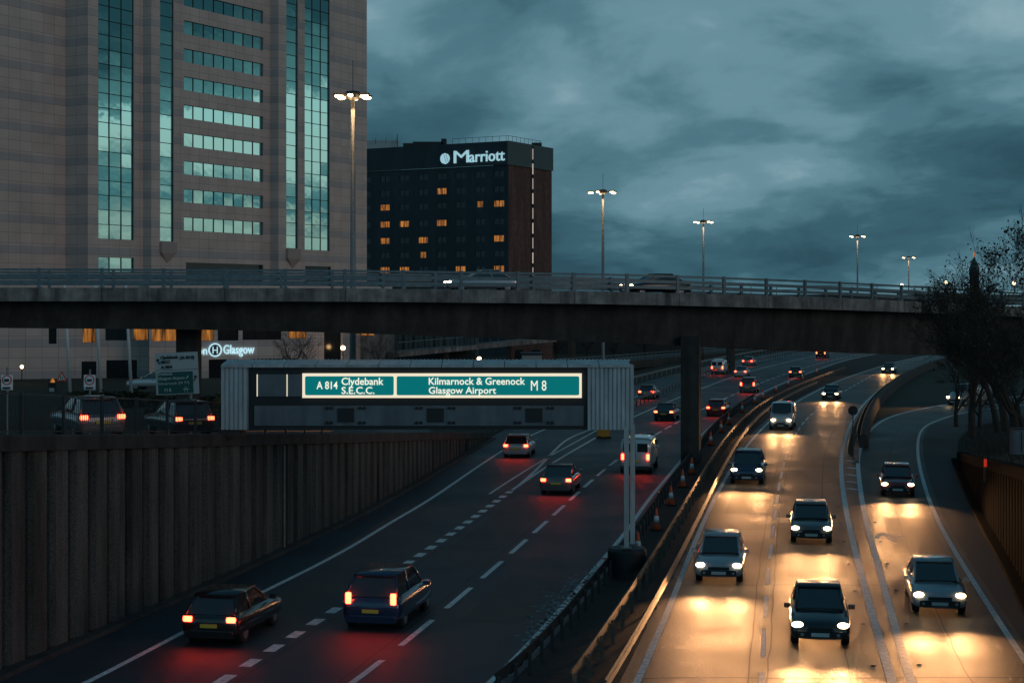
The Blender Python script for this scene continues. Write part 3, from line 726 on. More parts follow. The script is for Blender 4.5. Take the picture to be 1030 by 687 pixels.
def stonewall(name, p0, p1, holes=(), z0=BASEZ, z1=TOPZ, parent=ht, m=None, u0=0.0):
    """Wall from p0 to p1 with rectangular openings (s0, s1, z0, z1), with reveals."""
    bm = bmesh.new(); uvl = bm.loops.layers.uv.new('uv'); d = (p1 - p0).normalized(); w = (p1 - p0).length; n = Vector((d.y, -d.x, 0))
    xs = sorted({0.0, w, *[h[0] for h in holes], *[h[1] for h in holes]}); zs = sorted({z0, z1, *[h[2] for h in holes], *[h[3] for h in holes]})
    for a, b in zip(xs, xs[1:]):
        for c, e in zip(zs, zs[1:]):
            mx, mz = (a + b) / 2, (c + e) / 2
            if any(h[0] < mx < h[1] and h[2] < mz < h[3] for h in holes): continue
            quad_uv(bm, p0 + d * a, p0 + d * b, c, e, uvl, u0 + a)
    for h in holes:
        dep = -n * .35
        for (a, b) in (((h[0], h[2]), (h[1], h[2])), ((h[1], h[2]), (h[1], h[3])), ((h[1], h[3]), (h[0], h[3])), ((h[0], h[3]), (h[0], h[2]))):
            A = p0 + d * a[0] + Vector((0, 0, a[1])); B = p0 + d * b[0] + Vector((0, 0, b[1]))
            vs = [bm.verts.new(q) for q in (A, B, B + dep, A + dep)]; f = bm.faces.new(vs)
            for l, uvc in zip(f.loops, ((0, .9), (.2, .9), (.2, 1), (0, 1))): l[uvl].uv = (uvc[0] + .3, uvc[1] + .3)
    return world(new(name, bm, m or M_stone, parent, recalc=False))
def glazing(p0, p1, h, nx, nz, parent=ht, m=None, recess=.22, fw=.06):
    d = (p1 - p0).normalized(); n = Vector((d.y, -d.x, 0)); m = m or M_fglass
    bm = bmesh.new(); uvl = bm.loops.layers.uv.new('uv'); w = (h[1] - h[0]) / nx; hz = (h[3] - h[2]) / nz
    for i in range(nx):
        for j in range(nz):
            a = p0 + d * (h[0] + i * w) - n * recess; b = a + d * w; z0_, z1_ = h[2] + j * hz, h[2] + (j + 1) * hz
            # each pane sits at a very slightly different angle, as real glazing does
            t1, t2 = random.gauss(0, .0035), random.gauss(0, .0035)
            vs = []
            for q, zz_ in ((a, z0_), (b, z0_), (b, z1_), (a, z1_)):
                k = (1 if q is b else -1) * t1 * w * .5 + (1 if zz_ == z1_ else -1) * t2 * hz * .5
                vs.append(bm.verts.new(Vector((q.x, q.y, zz_)) + n * k))
            f = bm.faces.new(vs); ro = random.random() * 40
            for l, uvc in zip(f.loops, ((0, 0), (w, 0), (w, hz), (0, hz))): l[uvl].uv = (uvc[0] + ro, uvc[1])
    wo_ = world(new('window', bm, m, parent, recalc=False))
    bm = bmesh.new()
    for i in range(nx + 1):
        a = p0 + d * (h[0] + i * w) - n * (recess - .05); beam(bm, Vector((a.x, a.y, h[2])), Vector((a.x, a.y, h[3])), fw, fw)
    for j in range(nz + 1):
        a = p0 + d * h[0] - n * (recess - .053); b = p0 + d * h[1] - n * (recess - .053); z = h[2] + j * hz
        beam(bm, Vector((a.x, a.y, z)), Vector((b.x, b.y, z)), fw * .8, fw)
    new('window_frame', bm, M_dark, wo_)
    return wo_
def sdist(p0, d, px): return (hit(p0, d, px) - p0).length
def zAt(p, py): return H - (py - HY) * p.y / F
# plane A (left wing, blank), return, B, return, C, return, D, far side
stonewall('wall', A0, A1); stonewall('wall', A1, Bs)
pb = lambda px: sdist(Bs, u, px)
zB = lambda py: zAt(hit(Bs, u, 117), py)
hB = [(pb(99), pb(135), zB(241), TOPZ - 2), (pb(99), pb(135), zB(270.5) - .4, zB(259))]
stonewall('wall', Bs, B1, hB)
glazing(Bs, B1, hB[0], 3, int(round((TOPZ - 2 - zB(241)) / 1.5))); glazing(Bs, B1, hB[1], 3, 1)
stonewall('wall', B1, B0)
pc = lambda px: sdist(B0, u, px)
zC = lambda py: zAt(P184, py)
hC = [(pc(161), pc(175), zAt(hit(B0, u, 168), 243), TOPZ - 2)]
zb_base = zAt(hit(B0, u, 184), 232.0)             # sill row of the lowest band at its left end
k = 0
while zb_base + k * 3.0 + 1.4 < TOPZ - 1:
    hC.append((pc(185), pc(265), zb_base + k * 3.0 - 0.0, zb_base + k * 3.0 + 1.45)); k += 1
hC.append((pc(187), pc(265), zC(285), zC(264)))
stonewall('wall', B0, C1, hC)
glazing(B0, C1, hC[0], 1, int(round((TOPZ - 2 - hC[0][2]) / 1.5)))
for h in hC[1:-1]: glazing(B0, C1, h, 8, 1)
glazing(B0, C1, hC[-1], 1, 1, m=M_win_d)
stonewall('wall', C1, D0)
pd = lambda px: sdist(D0, u, px)
hD = [(pd(288), pd(300), zAt(hit(D0, u, 294), 250), TOPZ - 2), (pd(306.5), pd(332), zAt(hit(D0, u, 320), 252), TOPZ - 2), (pd(307), pd(333), zAt(hit(D0, u, 320), 290), zAt(hit(D0, u, 320), 268))]
stonewall('wall', D0, D1, hD)
glazing(D0, D1, hD[0], 1, int(round((TOPZ - 2 - hD[0][2]) / 1.5))); glazing(D0, D1, hD[1], 3, int(round((TOPZ - 2 - hD[1][2]) / 1.5))); glazing(D0, D1, hD[2], 1, 1, m=M_win_d)
stonewall('wall', D1, E1); stonewall('wall', E1, A0 - v_ * 30); 
bm = bmesh.new(); vs = [bm.verts.new(Vector((p.x, p.y, TOPZ))) for p in (A0, A1, Bs, B1, B0, C1, D0, D1, E1, A0 - v_ * 30)]; bm.faces.new(vs); world(new('roof', bm, M_conc_d, ht))
for (P0, px, yy, wd) in ((B0, 168, 243, (pc(175) - pc(161))), (D0, 294, 250, (pd(300) - pd(288)))):    # wedge corbels under the glass strips
    c = hit(P0, u, px); n = v_; z1 = zAt(c, yy); bm = bmesh.new(); w2 = wd / 2 + .1
    top = [c - u * w2 + n * .02, c + u * w2 + n * .02, c + u * w2 * .1 + n * .9, c - u * w2 * .1 + n * .9]
    A = [bm.verts.new(Vector((q.x, q.y, z1 - .05))) for q in (c - u * w2 + n * .01, c + u * w2 + n * .01, c + u * w2 + n * .35, c - u * w2 + n * .35)]
    Bq = [bm.verts.new(Vector((q.x, q.y, z1 - 1.2))) for q in (c - u * w2 + n * .01, c + u * w2 + n * .01, c + u * w2 + n * .35, c - u * w2 + n * .35)]
    tip = bm.verts.new(Vector(((c + n * .01).x, (c + n * .01).y, z1 - 2.3)))
    bm.faces.new(A); 
    for q in range(4): bm.faces.new((A[q], A[(q + 1) % 4], Bq[(q + 1) % 4], Bq[q])); bm.faces.new((Bq[q], Bq[(q + 1) % 4], tip))
    world(new('corbel', bm, mat('corbel_stone', (.38, .30, .265), .6) if 'corbel_stone' not in bpy.data.materials else bpy.data.materials['corbel_stone'], ht))
# low front block of the hotel (seen beneath the flyover)
pdm = thing('hotel_podium', 'low stone front block of the hotel with lit lobby windows, seen under the flyover', 'building', at(100, 150))
Q0, Q1 = at(-60, 150), at(150, 156)
Q2, Q3 = at(150, 152), at(345, 160)
def zq(py, Y=153): return zr(py, Y)
def hs(p0, p1, rects):
    d = (p1 - p0).normalized(); return [(sdist(p0, d, a), sdist(p0, d, b), zq(y1, (p0.y + p1.y) / 2), zq(y0, (p0.y + p1.y) / 2)) for a, b, y0, y1 in rects]
R1 = [(49, 57, 322, 346), (83, 96, 322, 345), (106, 131, 322, 343), (134, 149, 322, 343), (82, 97, 364, 402), (107, 138, 363, 402)]
R2 = [(153, 180, 322, 342.5), (200, 215, 322, 342.5), (219, 240, 322, 342.5), (244, 283, 322, 342), (290, 308, 322, 341), (210, 240, 361, 402), (252, 300, 361, 402), (160, 170, 364, 396), (326, 343, 322, 402)]
h1, h2 = hs(Q0, Q1, R1), hs(Q2, Q3, R2)
stonewall('wall', Q0, Q1, h1, 0, 12.2, pdm); stonewall('wall', Q2, Q3, h2, 0, 12.2, pdm)
stonewall('wall', Q1, Q2, (), 0, 12.2, pdm); stonewall('wall', Q3, Q3 + Vector((3, 25, 0)), (), 0, 12.2, pdm)
bm = bmesh.new(); bm.faces.new([bm.verts.new(Vector((p.x, p.y, 12.2))) for p in (Q0, Q1, Q2, Q3, Q3 + Vector((3, 25, 0)), Q0 + Vector((-5, 40, 0)))]); world(new('roof', bm, M_conc_d, pdm))
def glz(p0, p1, h, i, lit):
    nx = max(1, int(round((h[1] - h[0]) / 1.3))); o = glazing(p0, p1, h, nx, 1, pdm, lit)
for i, h in enumerate(h1): glz(Q0, Q1, h, i, M_winlow if i in (1, 3) else M_win_d)
for i, h in enumerate(h2): glz(Q2, Q3, h, i, M_winlow if i in (0, 1, 4) else M_win_d)
# hotel name
dq = (Q3 - Q2).normalized(); nq = Vector((dq.y, -dq.x, 0))
sgn = thing('hotel_name_sign', 'white lit letters and round emblem on the stone wall under the flyover', 'sign', at(228, 153.5, zr(352, 153.5)))
def podtext(body, pa, pb_, ya, yb, ext=.08):
    o = text(body, 1.0, M_logo2, 'lettering', sgn, Matrix.Identity(4), ext, .006)
    a, b = hit(Q2, dq, pa), hit(Q2, dq, pb_); xs = [q.co.x for q in o.data.vertices]; mn, mxx = min(xs), max(xs); zb, zt = zr(yb, a.y), zr(ya, a.y)
    for q in o.data.vertices:
        x, y, z = q.co; t = (x - mn) / (mxx - mn); w_ = a.lerp(b, t) + nq * (.12 + z); q.co = (w_.x, w_.y, zb + y * (zt - zb) / .69)
    world(o)
podtext('Hilton', 184, 208, 348.5, 357); podtext('Glasgow', 224.5, 255.5, 347, 356)
c = hit(Q2, dq, 216); c.z = zr(352, c.y); mm = Matrix((dq, nq, Vector((0, 0, 1)))).transposed()
def disc(bm, r0, r1, n=32, d=.08):
    A = []
    for k in range(n):
        a = 2 * math.pi * k / n; A.append([bm.verts.new(c + nq * (.12 + (d if q > 1 else 0)) + dq * (r * math.cos(a)) + Vector((0, 0, r * math.sin(a)))) for q, r in ((0, r0), (1, r1), (2, r1), (3, r0))])
    for a, b in zip(A, A[1:] + A[:1]):
        for k in range(4): bm.faces.new((a[k], b[k], b[(k + 1) % 4], a[(k + 1) % 4]))
bm = bmesh.new(); disc(bm, .52, .66); world(new('ring', bm, M_logo2, sgn)); 
o = text('H', .95, M_logo2, 'emblem_letter', sgn, Matrix.Identity(4), .04, .0, 'CENTER')
for q in o.data.vertices:
    x, y, z = q.co; w_ = c + dq * x * .9 + nq * (.16 + z) + Vector((0, 0, y - .34)); q.co = w_
world(o)
bm = bmesh.new(); lathe(bm, (0, 0, 0), [(.6, 0), (.6, .05)], 32, 'Y'); o = new('backing_disc', bm, M_darkm, sgn); o.location = c + nq * .08 - Vector(sgn.location); o.rotation_euler = (0, 0, math.atan2(dq.y, dq.x))

# ------------------------------------------------------------------ dark hotel slab with sign
YM = 312.0; mc = at(511.5, YM); ml = at(330, 333); mr = at(555, 327)
mt = thing('dark_hotel', 'dark slab hotel with brown side wall, lit rooms and rooftop lettering', 'hotel', (mc.x, mc.y, 0)); ML = Vector(mt.location)
MT = zr(142, YM); MBand = zr(166, YM)
df = (mc - ml).normalized(); nf = Vector((df.y, -df.x, 0)); ds = (mr - mc).normalized(); nsd = Vector((ds.y, -ds.x, 0))
hM = []; cols = (387, 406.5, 425.5, 444, 463, 482.7, 501.7); rowsM = (177, 192, 206.5, 224, 241, 256, 271, 286)
lit = {(3, 1), (0, 2), (5, 2), (6, 2), (0, 3), (1, 3), (3, 3), (0, 4), (2, 4), (6, 4), (2, 5), (6, 6), (0, 6), (1, 6), (4, 6)}
litm = []
for j, ry in enumerate(rowsM):
    for i, cx_ in enumerate(cols + (368, 349)):
        zc = zr(ry, 318); w2 = 1.15 if (i, j) not in {(4 + 1, 2), (2, 5)} else .7
        s = sdist(ml, df, cx_); hM.append((s - w2, s + w2, zc - .62, zc + .62)); litm.append((i, j) in lit)
# keep rows tidy in plan: same z edges per row
stonewall('front_wall', ml, mc, hM, 0, MBand, mt, M_bfront)
for h, l in zip(hM, litm):
    glazing(ml, mc, h, 2, 1, mt, M_winlit if l else M_win_d, recess=.2, fw=.1)
stonewall('side_wall', mc, mr, (), 0, MBand - .01, mt, M_brick)
for a, b, nmv in ((ml, mc, nf), (mc, mr, nsd)):
    stonewall('roof_band', a + nmv * .35 - (b - a).normalized() * 0, b + nmv * .35, (), MBand, MT, mt, M_bfront if a is ml else M_band)
back1, back2 = mr + Vector((-12, 22, 0)), ml + Vector((-12, 22, 0))
stonewall('back_wall', mr, back1, (), 0, MT, mt, M_brick)
bm = bmesh.new(); bm.faces.new([bm.verts.new(Vector((p.x, p.y, MT - .02))) for p in (ml, mc + nf * .35 + nsd * .35, mr, back1, back2)]); world(new('roof', bm, M_dark, mt))
bm = bmesh.new(); cpt = mc + nf * .35 + nsd * .35
for a in (mc,):
    pass
# corner filler of the band
bm.free(); bm = bmesh.new(); bm.faces.new([bm.verts.new(q) for q in (Vector((*(mc + nf * .35).to_2d(), MBand)), Vector((*(mc + nsd * .35).to_2d(), MBand)), Vector((*(mc + nsd * .35).to_2d(), MT)), Vector((*(mc + nf * .35).to_2d(), MT)))]); world(new('band_corner', bm, M_band, mt))
s = sdist(mc, ds, 534); a = mc + ds * s + nsd * .38
bm = bmesh.new(); beam(bm, Vector((a.x, a.y, 5)), Vector((a.x, a.y, MT - .2)), .42, .1)
world(new('stair_slot', bm, M_dark, mt))
for kz in range(10):
    z0_ = 15 + kz * 2.9
    if z0_ + 2.3 > MT: break
    bm = bmesh.new(); a2 = a + nsd * .06; beam(bm, Vector((a2.x, a2.y, z0_)), Vector((a2.x, a2.y, z0_ + 2.1)), .22, .12)
    world(new('stair_window', bm, mat('stair_light_%d' % kz, (.6, .5, .4), .4, emit=(.75, .62, .5) if kz % 2 else (.45, .36, .30), es=.55), mt))
bm = bmesh.new()
for a_, b_ in ((at(455, 318), mc), (mc, at(545, 323))):
    z = MT + 1.0; beam(bm, Vector((a_.x, a_.y, z)), Vector((b_.x, b_.y, z)), .07, .07)
    L_ = (b_ - a_).length; k = 0
    while k < L_: q = a_.lerp(b_, k / L_); beam(bm, Vector((q.x, q.y, MT)), Vector((q.x, q.y, z)), .07, .07); k += 1.5
world(new('roof_railing', bm, M_darkm, mt))
bm = bmesh.new()
for px, w_, h_ in ((430, 6, 1.0), (446, 1, 1.6), (410, 2, .7), (540, 2, .8)): q = at(px, 322); box(bm, (q.x, q.y + 3, MT + h_ / 2), (w_, 3, h_))
world(new('roof_plant', bm, M_dark, mt))
def mtext(body, pa, pb_, ya, yb, shear=0):
    o = text(body, 1.0, M_logo, 'lettering', mt, Matrix.Identity(4), .12, .006)
    a, b = hit(ml, df, pa), hit(ml, df, pb_); xs = [q.co.x for q in o.data.vertices]; mn, mxx = min(xs), max(xs)
    for q in o.data.vertices:
        x, y, z = q.co; t = (x - mn) / (mxx - mn); w_ = a.lerp(b, t) + nf * (.55 + z); zb = zr(yb[0] + (yb[1] - yb[0]) * t, w_.y); q.co = (w_.x, w_.y, zb + y * (yb[0] - ya) * w_.y / F / .69)
    world(o)
mtext('M', 458, 473, 152, (164.5, 163.5)); mtext('arriott', 473.5, 509, 152.3, (163.5, 161.5))
c = hit(ml, df, 449); c.z = zr(160, c.y)
for k, (a0, a1) in enumerate(((60, 245), (255, 262), (-120, 50))):
    pass
bm = bmesh.new(); Rr = 1.05
for s0, s1 in ((-1, -.10), (.10, .36), (.56, 1.0)):     # striped disc emblem, slanted cuts
    P_ = []
    for t in range(13):
        yv = -1 + t / 6
        P_.append((yv, s0, s1))
    L1, L2 = [], []
    for yv, a_, b_ in P_:
        hw = math.sqrt(max(0, 1 - yv * yv)); sh = -.35 * yv
        x0_ = max(-hw, min(hw, a_ + sh if a_ > -1 else -hw)); x1_ = max(-hw, min(hw, b_ + sh if b_ < 1 else hw))
        L1.append((x0_, yv)); L2.append((max(x0_, x1_), yv))
    va = [bm.verts.new(c + df * (x * Rr) + nf * .6 + Vector((0, 0, y * Rr))) for x, y in L1]; vb = [bm.verts.new(c + df * (x * Rr + .001) + nf * .6 + Vector((0, 0, y * Rr))) for x, y in L2]
    for i in range(12): bm.faces.new((va[i], vb[i], vb[i + 1], va[i + 1]))
r_ = bmesh.ops.extrude_face_region(bm, geom=bm.faces[:])
for e_ in r_['geom']:
    if isinstance(e_, bmesh.types.BMVert): e_.co -= nf * .15
world(new('emblem', bm, M_logo, mt))
# pale rooftop block seen left of it
o = thing('rooftop_block', 'pale rooftop structure with mast behind the dark hotel roof, beside the tower', 'building', at(382, 400))
bm = bmesh.new(); box(bm, (0, 5, zr(141, 400) / 2), (9, 8, zr(141, 400))); new('wall', bm, M_signface, o)
bm = bmesh.new(); 
for sx_ in (-3.5, -1, 1.5, 4): beam(bm, Vector((sx_, 0, zr(145, 400))), Vector((sx_, 0, zr(139, 400))), .12, .12)
beam(bm, Vector((4.3, 0, zr(150, 400))), Vector((4.3, 0, zr(135, 400))), .15, .15); new('mast', bm, M_darkm, o)

# ------------------------------------------------------------------ high masts
def mast(px, ytop, label, Y, n, rr, es, zb=0.0):
    top = zr(ytop, Y); b = at(px, Y, zb)
    root = thing('lighting_mast', label, 'street light', b, 0, 'tall lighting masts')
    bm = bmesh.new(); tube(bm, [Vector((0, 0, 0)), Vector((0, 0, 3)), Vector((0, 0, top - zb))], [.3, .24, .13], 12); new('pole', bm, M_steel, root, True)
    bm = bmesh.new(); lathe(bm, (0, 0, top - zb), [(.2, -.35), (.5, -.2), (.55, .1), (.45, .25), (.05, .3)], 12); tube(bm, [Vector((0, 0, top - zb + .2)), Vector((0, 0, top - zb + 2.4))], .025, 5); new('head_frame', bm, M_darkm, root)
    for k in range(n):
        a = 2 * math.pi * k / n + .45; d = Vector((math.cos(a), math.sin(a), 0)); c = d * rr + Vector((0, 0, top - zb - .1))
        bm = bmesh.new(); beam(bm, d * .3 + Vector((0, 0, top - zb)), c + Vector((0, 0, .1)), .07, .07); beam(bm, c - d * .3 + Vector((0, 0, .09)), c + d * .35 + Vector((0, 0, .09)), .34, .12); hd = new('lantern', bm, M_darkm, root)
        bm = bmesh.new(); bmesh.ops.create_uvsphere(bm, u_segments=12, v_segments=8, radius=1, matrix=Matrix.Translation(c - Vector((0, 0, .03))) @ Matrix.Rotation(a, 4, 'Z') @ Matrix.Diagonal((.34, .17, .12, 1))); new('lens', bm, M_lamp, hd, True)
    l = bpy.data.lights.new('mast_light', 'POINT'); l.energy = es * .04; l.color = (1, .62, .3); l.shadow_soft_size = .8
    lo = bpy.data.objects.new('mast_light', l); COL.objects.link(lo); lo.parent = root; lo.location = (0, 0, top - zb - .9)
mast(355, 96, 'nearest and tallest lighting mast, standing before the stone tower', 112, 6, 1.0, 9000, 3)
mast(606.5, 193, 'lighting mast right of the dark hotel, second from the left', 213, 5, 1.6, 9000)
mast(707.5, 223, 'middle lighting mast of five, third from the left', 290, 4, 1.7, 9000)
mast(862.5, 237.5, 'slim lighting mast with two visible lamps, fourth from the left', 355, 4, 1.8, 9000)
mast(914, 259, 'farthest and shortest lighting mast, left of the bare tree', 513, 4, 2.2, 9000)
# small low lights in the far distance
for px, py, Y, lb in ((907, 287, 300, 'small warm lamp just above the far flyover railing, left of the tree'), (952, 284, 330, 'tiny pale lamp beside the bare tree'), (1020, 285, 260, 'amber lamp seen through the twigs at the right edge')):
    o = thing('low_lamp', lb, 'lamp', at(px, Y, 11.5)); zt = zr(py, Y) - 11.5
    bm = bmesh.new(); tube(bm, [Vector((0, 0, 0)), Vector((0, 0, zt))], .06, 6); new('pole', bm, M_darkm, o)
    bm = bmesh.new(); bmesh.ops.create_uvsphere(bm, u_segments=10, v_segments=8, radius=.28, matrix=Matrix.Translation((0, 0, zt))); new('lantern', bm, M_lamp, o, True)

# ------------------------------------------------------------------ street furniture left of the motorway
def lz(px, Y):
    X = at(px, Y).x; t = xat(c_wall, Y) - X; k = min(1, max(0, (t - 2) / 8)); k = k * k * (3 - 2 * k); return (max(0, walltop(Y) - .25)) * (1 - k) + landz(Y) * k
def post(root, h, r=.04, m=M_steel): 
    bm = bmesh.new(); tube(bm, [Vector((0, 0, 0)), Vector((0, 0, h))], r, 8); return new('post', bm, m, root)
def localtext(body, root, x0, x1, zb, zt, Y, m, name='lettering'):
    return fit(body, x0, x1, zb, zt, Y, m, root, bold=.014, name=name)
def speed_sign(px, Y, label):
    z0 = lz(px, Y); r = thing('speed_sign', label, 'road sign', at(px, Y, z0), 0, 'speed limit signs behind the fence'); zc = zr(384, Y) - z0
    post(r, zc + .5)
    w = 11.5 * Y / F; h = 15 * Y / F
    bm = bmesh.new(); box(bm, (0, -.05, zc - .02), (w, .03, h)); new('plate', bm, M_white, r)
    bm = bmesh.new(); lathe(bm, (0, -.07, zc + h * .12), [(w * .44, 0), (w * .44, -.006)], 28, 'Y'); new('red_ring', bm, M_red, r)
    bm = bmesh.new(); lathe(bm, (0, -.08, zc + h * .12), [(w * .34, 0), (w * .34, -.006)], 28, 'Y'); new('disc', bm, M_white, r)
    localtext('20', r, -w * .23, w * .23, zc + h * .03, zc + h * .21, -.092, M_dark); localtext('ZONE', r, -w * .33, w * .33, zc - h * .46, zc - h * .34, -.072, M_dark)
speed_sign(7.5, 56, 'white 20 zone speed limit sign at the left edge, behind the fence')
speed_sign(90.5, 66, 'white 20 zone speed limit sign between two flagpoles')
for px, lb in ((71, 'pale flagpole at left, beside the warning triangle'), (102, 'pale flagpole in the middle of the three'), (132.5, 'pale flagpole nearest the direction sign')):
    z0 = lz(px, 120); r = thing('flagpole', lb, 'flagpole', at(px, 120, z0), 0, 'three flagpoles before the hotel'); 
    bm = bmesh.new(); tube(bm, [Vector((0, 0, 0)), Vector((-.45, 0, 10.5 - z0 + 1))], [.13, .09], 10); new('pole', bm, M_white, r, True)
    bm = bmesh.new(); lathe(bm, (0, 0, 0), [(.22, 0), (.22, .12), (.14, .2)], 12); new('base', bm, M_steel, r)
r = thing('warning_sign', 'red bordered triangle warning sign with two arrows, beside the left flagpole', 'road sign', at(62.5, 85, lz(62, 85))); zc = zr(380, 85) - lz(62, 85)
post(r, zc, .04, M_darkm)
def tri(s, y, m, name):
    bm = bmesh.new(); a = [(-s, -s * .58), (s, -s * .58), (0, s * 1.15)]
    f = [bm.verts.new((x, y, zc + z)) for x, z in a]; g2 = [bm.verts.new((x, y + .012, zc + z)) for x, z in a]; bm.faces.new(f); bm.faces.new(g2[::-1])
    for k in range(3): bm.faces.new((f[k], f[(k + 1) % 3], g2[(k + 1) % 3], g2[k]))
    new(name, bm, m, r)
tri(.30, -.06, M_red, 'red_border'); tri(.20, -.08, M_signwhite, 'face')
bm = bmesh.new()
for x, s in ((-.05, 1), (.05, -1)): box(bm, (x, -.09, zc - .01), (.022, .01, .16)); box(bm, (x, -.09, zc - .01 + s * .07), (.055, .01, .03))
new('arrows', bm, M_dark, r)
# direction sign
YD = 76; r = thing('direction_sign', 'slightly tilted grey and green road direction sign before the bridge pier', 'road sign', at(178.5, YD, lz(178, YD))); z0 = lz(178, YD); zc = zr(375.5, YD) - z0
w, h = 43 * YD / F, 42 * YD / F
post(r, zc, .07); r.children[0].location.x = .62
tilt = Matrix.Translation((0, 0, zc)) @ Matrix.Rotation(R(-2.5), 4, 'Y')
def dpart(name, bm, m): o = new(name, bm, m, r); o.data.transform(tilt); return o
bm = bmesh.new(); box(bm, (0, -.1, 0), (w, .05, h)); dpart('panel', bm, M_signface)
bm = bmesh.new(); box(bm, (-.08, -.13, -h * .22), (w * .82, .012, h * .52)); dpart('green_panel', bm, M_signgreen)
bm = bmesh.new(); box(bm, (0, -.13, h * .09), (w, .012, .02)); dpart('divider', bm, M_dark)
def dt(body, x0, x1, zb, zt, m):
    o = localtext(body, r, x0 * w, x1 * w, zb * h, zt * h, -.142, m); o.data.transform(tilt)
dt('Clydebank', -.36, .05, .36, .43, M_dark); dt('SECC', -.36, -.14, .25, .32, M_dark); dt('A 804', -.36, -.10, .13, .20, M_dark); dt('(A 814)', .10, .42, .34, .41, M_dark)
dt('Greenock', -.45, -.10, -.03, .035, M_signwhite); dt('Glasgow Airport', -.45, .18, -.14, -.075, M_signwhite); dt('Kilmarnock (M 77)', -.45, .28, -.26, -.195, M_signwhite); dt('M 8', -.3, -.15, -.43, -.35, M_signwhite)
bm = bmesh.new()
def arrow(bm, x, z, a, s):
    m_ = Matrix.Translation((x, -.145, z)) @ Matrix.Rotation(a, 4, 'Y')
    for p0, p1 in (((0, -s), (0, s)), ((0, s), (-s * .5, s * .3)), ((0, s), (s * .5, s * .3))):
        A = m_ @ Vector((p0[0], 0, p0[1])); B = m_ @ Vector((p1[0], 0, p1[1])); beam(bm, A, B, .012, .05)
arrow(bm, -w * .42, h * .30, R(-25), h * .07); arrow(bm, w * .42, -h * .13, R(25), h * .07); dpart('arrows', bm, M_dark)
bm = bmesh.new(); arrow(bm, w * .24, -h * .1, R(45), h * .04)
for s_ in (-1, 1): beam(bm, Vector((w * .2 + s_ * .07, -.145, -h * .46)), Vector((w * .2 + s_ * .03, -.145, -h * .31)), .012, .045)
box(bm, (w * .2, -.145, -h * .38), (.26, .012, .04)); dpart('symbols', bm, M_signwhite)
# dark kiosk pillar with lamp
r = thing('entrance_pillar', 'dark pillar with a small warm lamp on top, near the warning triangle', 'pillar', at(53, 130, 3)); zc = zr(385, 130) - 3
bm = bmesh.new(); box(bm, (0, 0, zc / 2), (.55, .5, zc)); box(bm, (0, 0, zc), (.62, .57, .06)); new('pillar', bm, M_dark, r)
bm = bmesh.new(); box(bm, (0, -.27, zc - .55), (.4, .03, .3)); new('plaque', bm, M_signface, r)
bm = bmesh.new(); lathe(bm, (0, 0, zc), [(.2, .03), (.16, .2), (.05, .38)], 14); new('lamp', bm, M_winlit, r)
# street lamps in the hotel forecourt
for px, py, Y, lb in ((22, 369, 145, 'pair of small amber lamps on the hotel wall at far left'), (345, 350, 158, 'round warm lamp glowing in the dark doorway beside the mast'), (482, 361, 170, 'bright lamp just above the gantry roof')):
    r = thing('wall_lamp', lb, 'lamp', at(px, Y, 2.9)); zt = zr(py, Y) - 2.9
    bm = bmesh.new(); tube(bm, [Vector((0, 0, 0)), Vector((0, 0, zt - .15))], .05, 6); new('pole', bm, M_darkm, r)
    bm = bmesh.new(); bmesh.ops.create_uvsphere(bm, u_segments=12, v_segments=8, radius=.22 if px > 50 else .15, matrix=Matrix.Translation((0, 0, zt))); new('globe', bm, M_lamp, r, True)
# hedges
def hedge(px0, px1, Y, z0, h, dpt, label, n=700):
    a, b = at(px0, Y), at(px1, Y); bm = bmesh.new(); w = b.x - a.x
    for _ in range(n):
        c = Vector((random.uniform(0, w) - w / 2, random.uniform(-dpt / 2, dpt / 2), h * random.random() ** .7 * random.uniform(.75, 1.08)))
        t = Matrix.Rotation(random.uniform(0, 6.3), 3, Vector((random.gauss(0, 1), random.gauss(0, 1), random.gauss(0, 1))).normalized()); s_ = random.uniform(.08, .2)
        bm.faces.new([bm.verts.new(c + t @ Vector(q)) for q in ((-s_, -s_, 0), (s_, -s_ * .6, 0), (s_ * .7, s_, 0), (-s_ * .6, s_, 0))])
    o = new('hedge', bm, M_hedge, recalc=False); o.location = ((a.x + b.x) / 2, Y, z0); return tag(o, label, 'hedge')
hedge(150, 222, 100, 3.0, 1.35, 2.5, 'low dark hedge behind the fence, under the direction sign', 1500)
hedge(70, 150, 112, 3.0, 1.0, 2, 'low dark hedge along the feet of the flagpoles', 1300)

